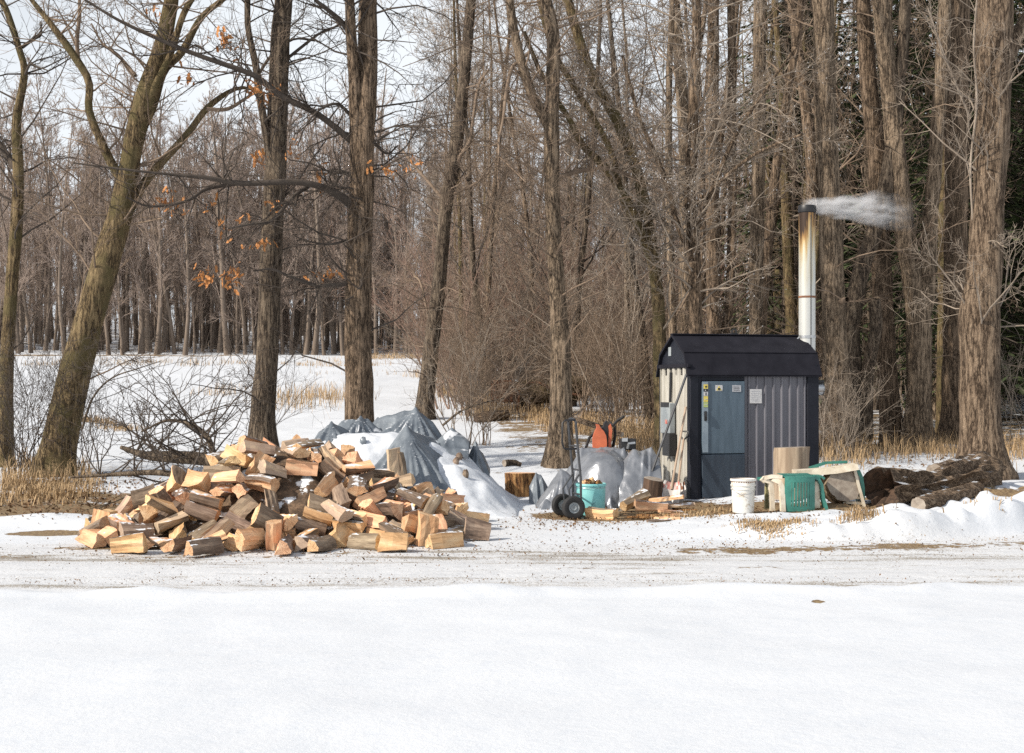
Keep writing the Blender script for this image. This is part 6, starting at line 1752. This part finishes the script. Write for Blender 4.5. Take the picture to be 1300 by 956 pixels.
bent([q3(1010, 601, .1), q3(1030, 600, .1), q3(1060, 597, .05), q3(1086, 592, .0)], .075, .30, M['cream_plastic'], 'seat')
bent([q3(1034, 596, .3), q3(1055, 589, .3), q3(1082, 588, .3)], .03, .1, M['green_plastic'], 'seat_rim')
for k in range(6):
    bent([q3(1071 + k * .6, 603 + k * 7, .02), q3(1084 + k * 2.0, 604 + k * 7, .02)], .034, .05, M['cream_plastic'], 'slat')
bent([q3(1083, 591, -.03), q3(1088, 612, -.03), q3(1093, 630, -.03), q3(1098, 648, -.03)], .035, .04, M['cream_plastic'], 'leg')
bent([q3(1069, 600, .04), q3(1072, 616, .04), q3(1073, 640, .04)], .04, .05, M['cream_plastic'], 'leg')
mb = MB(); cr = [(1086, 594), (1092, 597), (1096, 606), (1098, 620), (1098, 634), (1095, 646), (1094, 632), (1093, 616), (1090, 604)]
mb.prism([(q3(a, b)[0], q3(a, b)[2]) for a, b in cr][::-1], .0, .34); mb.build('backrest', M['green_plastic'], fc)
bent([q3(1003, 606, -.22), q3(1010, 603, -.22), q3(1036, 603, -.22), q3(1040, 606, -.22)], .03, .2, M['green_plastic'], 'armrest')
bent([q3(1006, 606, -.2), q3(1006, 618, -.2)], .025, .05, M['green_plastic'], 'leg')
bent([q3(1036, 604, -.2), q3(1038, 622, -.2), q3(1042, 648, -.2)], .03, .05, M['green_plastic'], 'leg')

# ---------------------------------------------------------------- fallen brush left of the heap
def limb(label, P_, seed, nb, cfg, mat='twig_dark', name='fallen_branch', parts=True):
    rg_ = random.Random(seed); A = [[*pt(a, b, c), r] for a, b, c, r in P_]; off = np.array(A[0][:3]); Q = catmull(A, 5); Q[:, :3] -= off
    r_ = empty(name, tuple(off), label, 'branch'); T = Tubes(); T.add([tuple(q[:3]) for q in Q], [q[3] for q in Q], 8); link('stem', T.mesh('stem', M['bark_dark']), r_)
    T = Tubes()
    for _ in range(nb):
        i = rg_.randrange(1, len(Q)); an = rg_.uniform(0, 6.28)
        grow(T, tuple(Q[i, :3]), nrm((math.cos(an) * 1.0, math.sin(an) * .7, rg_.uniform(.1, 1.3))), rg_.uniform(.6, 1.7), min(.016, Q[i, 3] * .5), 1, rg_, cfg)
    link('twigs', T.mesh('twigs', M[mat]), r_)
bc = {'rmin': .004, 'depth': 3, 'kids': [6, 5, 3], 'up': -.01, 'wob': .22}
limb('thick dark fallen limb with upturned twigs left of the firewood heap', [(154, 568, 20.5, .03), (185, 578, 20.2, .06), (215, 580, 19.8, .085), (250, 582, 19.4, .09), (290, 588, 19, .08)], 5, 26, bc)
limb('long thin fallen branch lying low between leaning tree and heap', [(90, 606, 19.6, .015), (150, 602, 19.2, .03), (200, 600, 18.8, .04), (250, 606, 18.4, .045)], 6, 14, bc)
limb('arching bare branch rising above the left shoulder of the heap', [(272, 590, 18.8, .05), (266, 560, 19, .04), (245, 540, 19.2, .03), (212, 534, 19.4, .02), (180, 548, 19.6, .012)], 7, 18, bc)
limb('slender curved branches springing from the snow right of leaning tree', [(104, 545, 23, .02), (118, 505, 23, .017), (142, 480, 23, .013), (175, 468, 23, .009), (205, 458, 23, .006)], 8, 10, bc)
limb('thin bent branch arching over the snow by the tarps', [(562, 540, 24, .02), (585, 522, 24, .018), (612, 512, 24, .012), (640, 505, 24.2, .006)], 9, 8, bc, 'twig')

# ---------------------------------------------------------------- labels for the trees and shrubs that need their place
marks = [(-1e9, 'left of the far-left tree'), (10, 'between far-left tree and leaning tree'), (118, 'between leaning tree and dark straight trunk'), (340, 'between dark straight trunk and oak'), (457, 'between oak and thin leaning tree'), (557, 'between thin leaning tree and grey trunk'),
         (712, 'between grey trunk and arching trunk'), (836, 'above the shed roof'), (1018, 'between chimney and forked tree'), (1166, 'between forked tree and huge trunk'), (1246, 'right of the huge shaggy trunk')]
def gap(px):
    s = marks[0][1]
    for a, w in marks:
        if px >= a: s = w
    return s
rank_labels([(o, ('slim tree at far wood edge, ' if y < 118 else 'tree deeper in far wood, ') + gap(px) if k == 'far' else ('dark evergreen behind, ' if k == 'con' else ('nearer bare tree, ' if y < 48 else 'middle bare tree, ' if y < 66 else 'distant bare tree, ')) + gap(px), px) for o, px, k, y in TREES])
for o, px, k, y in SHR: o['group'] = 'shrubs and thickets along the wood'
rank_labels([(o, ('reddish thicket bush, ' if k == 1 else 'pale twiggy bush, ' if k == 2 else 'brown twiggy bush, ' if k == 0 else 'dark thin shrub, ') + ('near, ' if y < 34 else 'further back, ') + gap(px), px) for o, px, k, y in SHR])
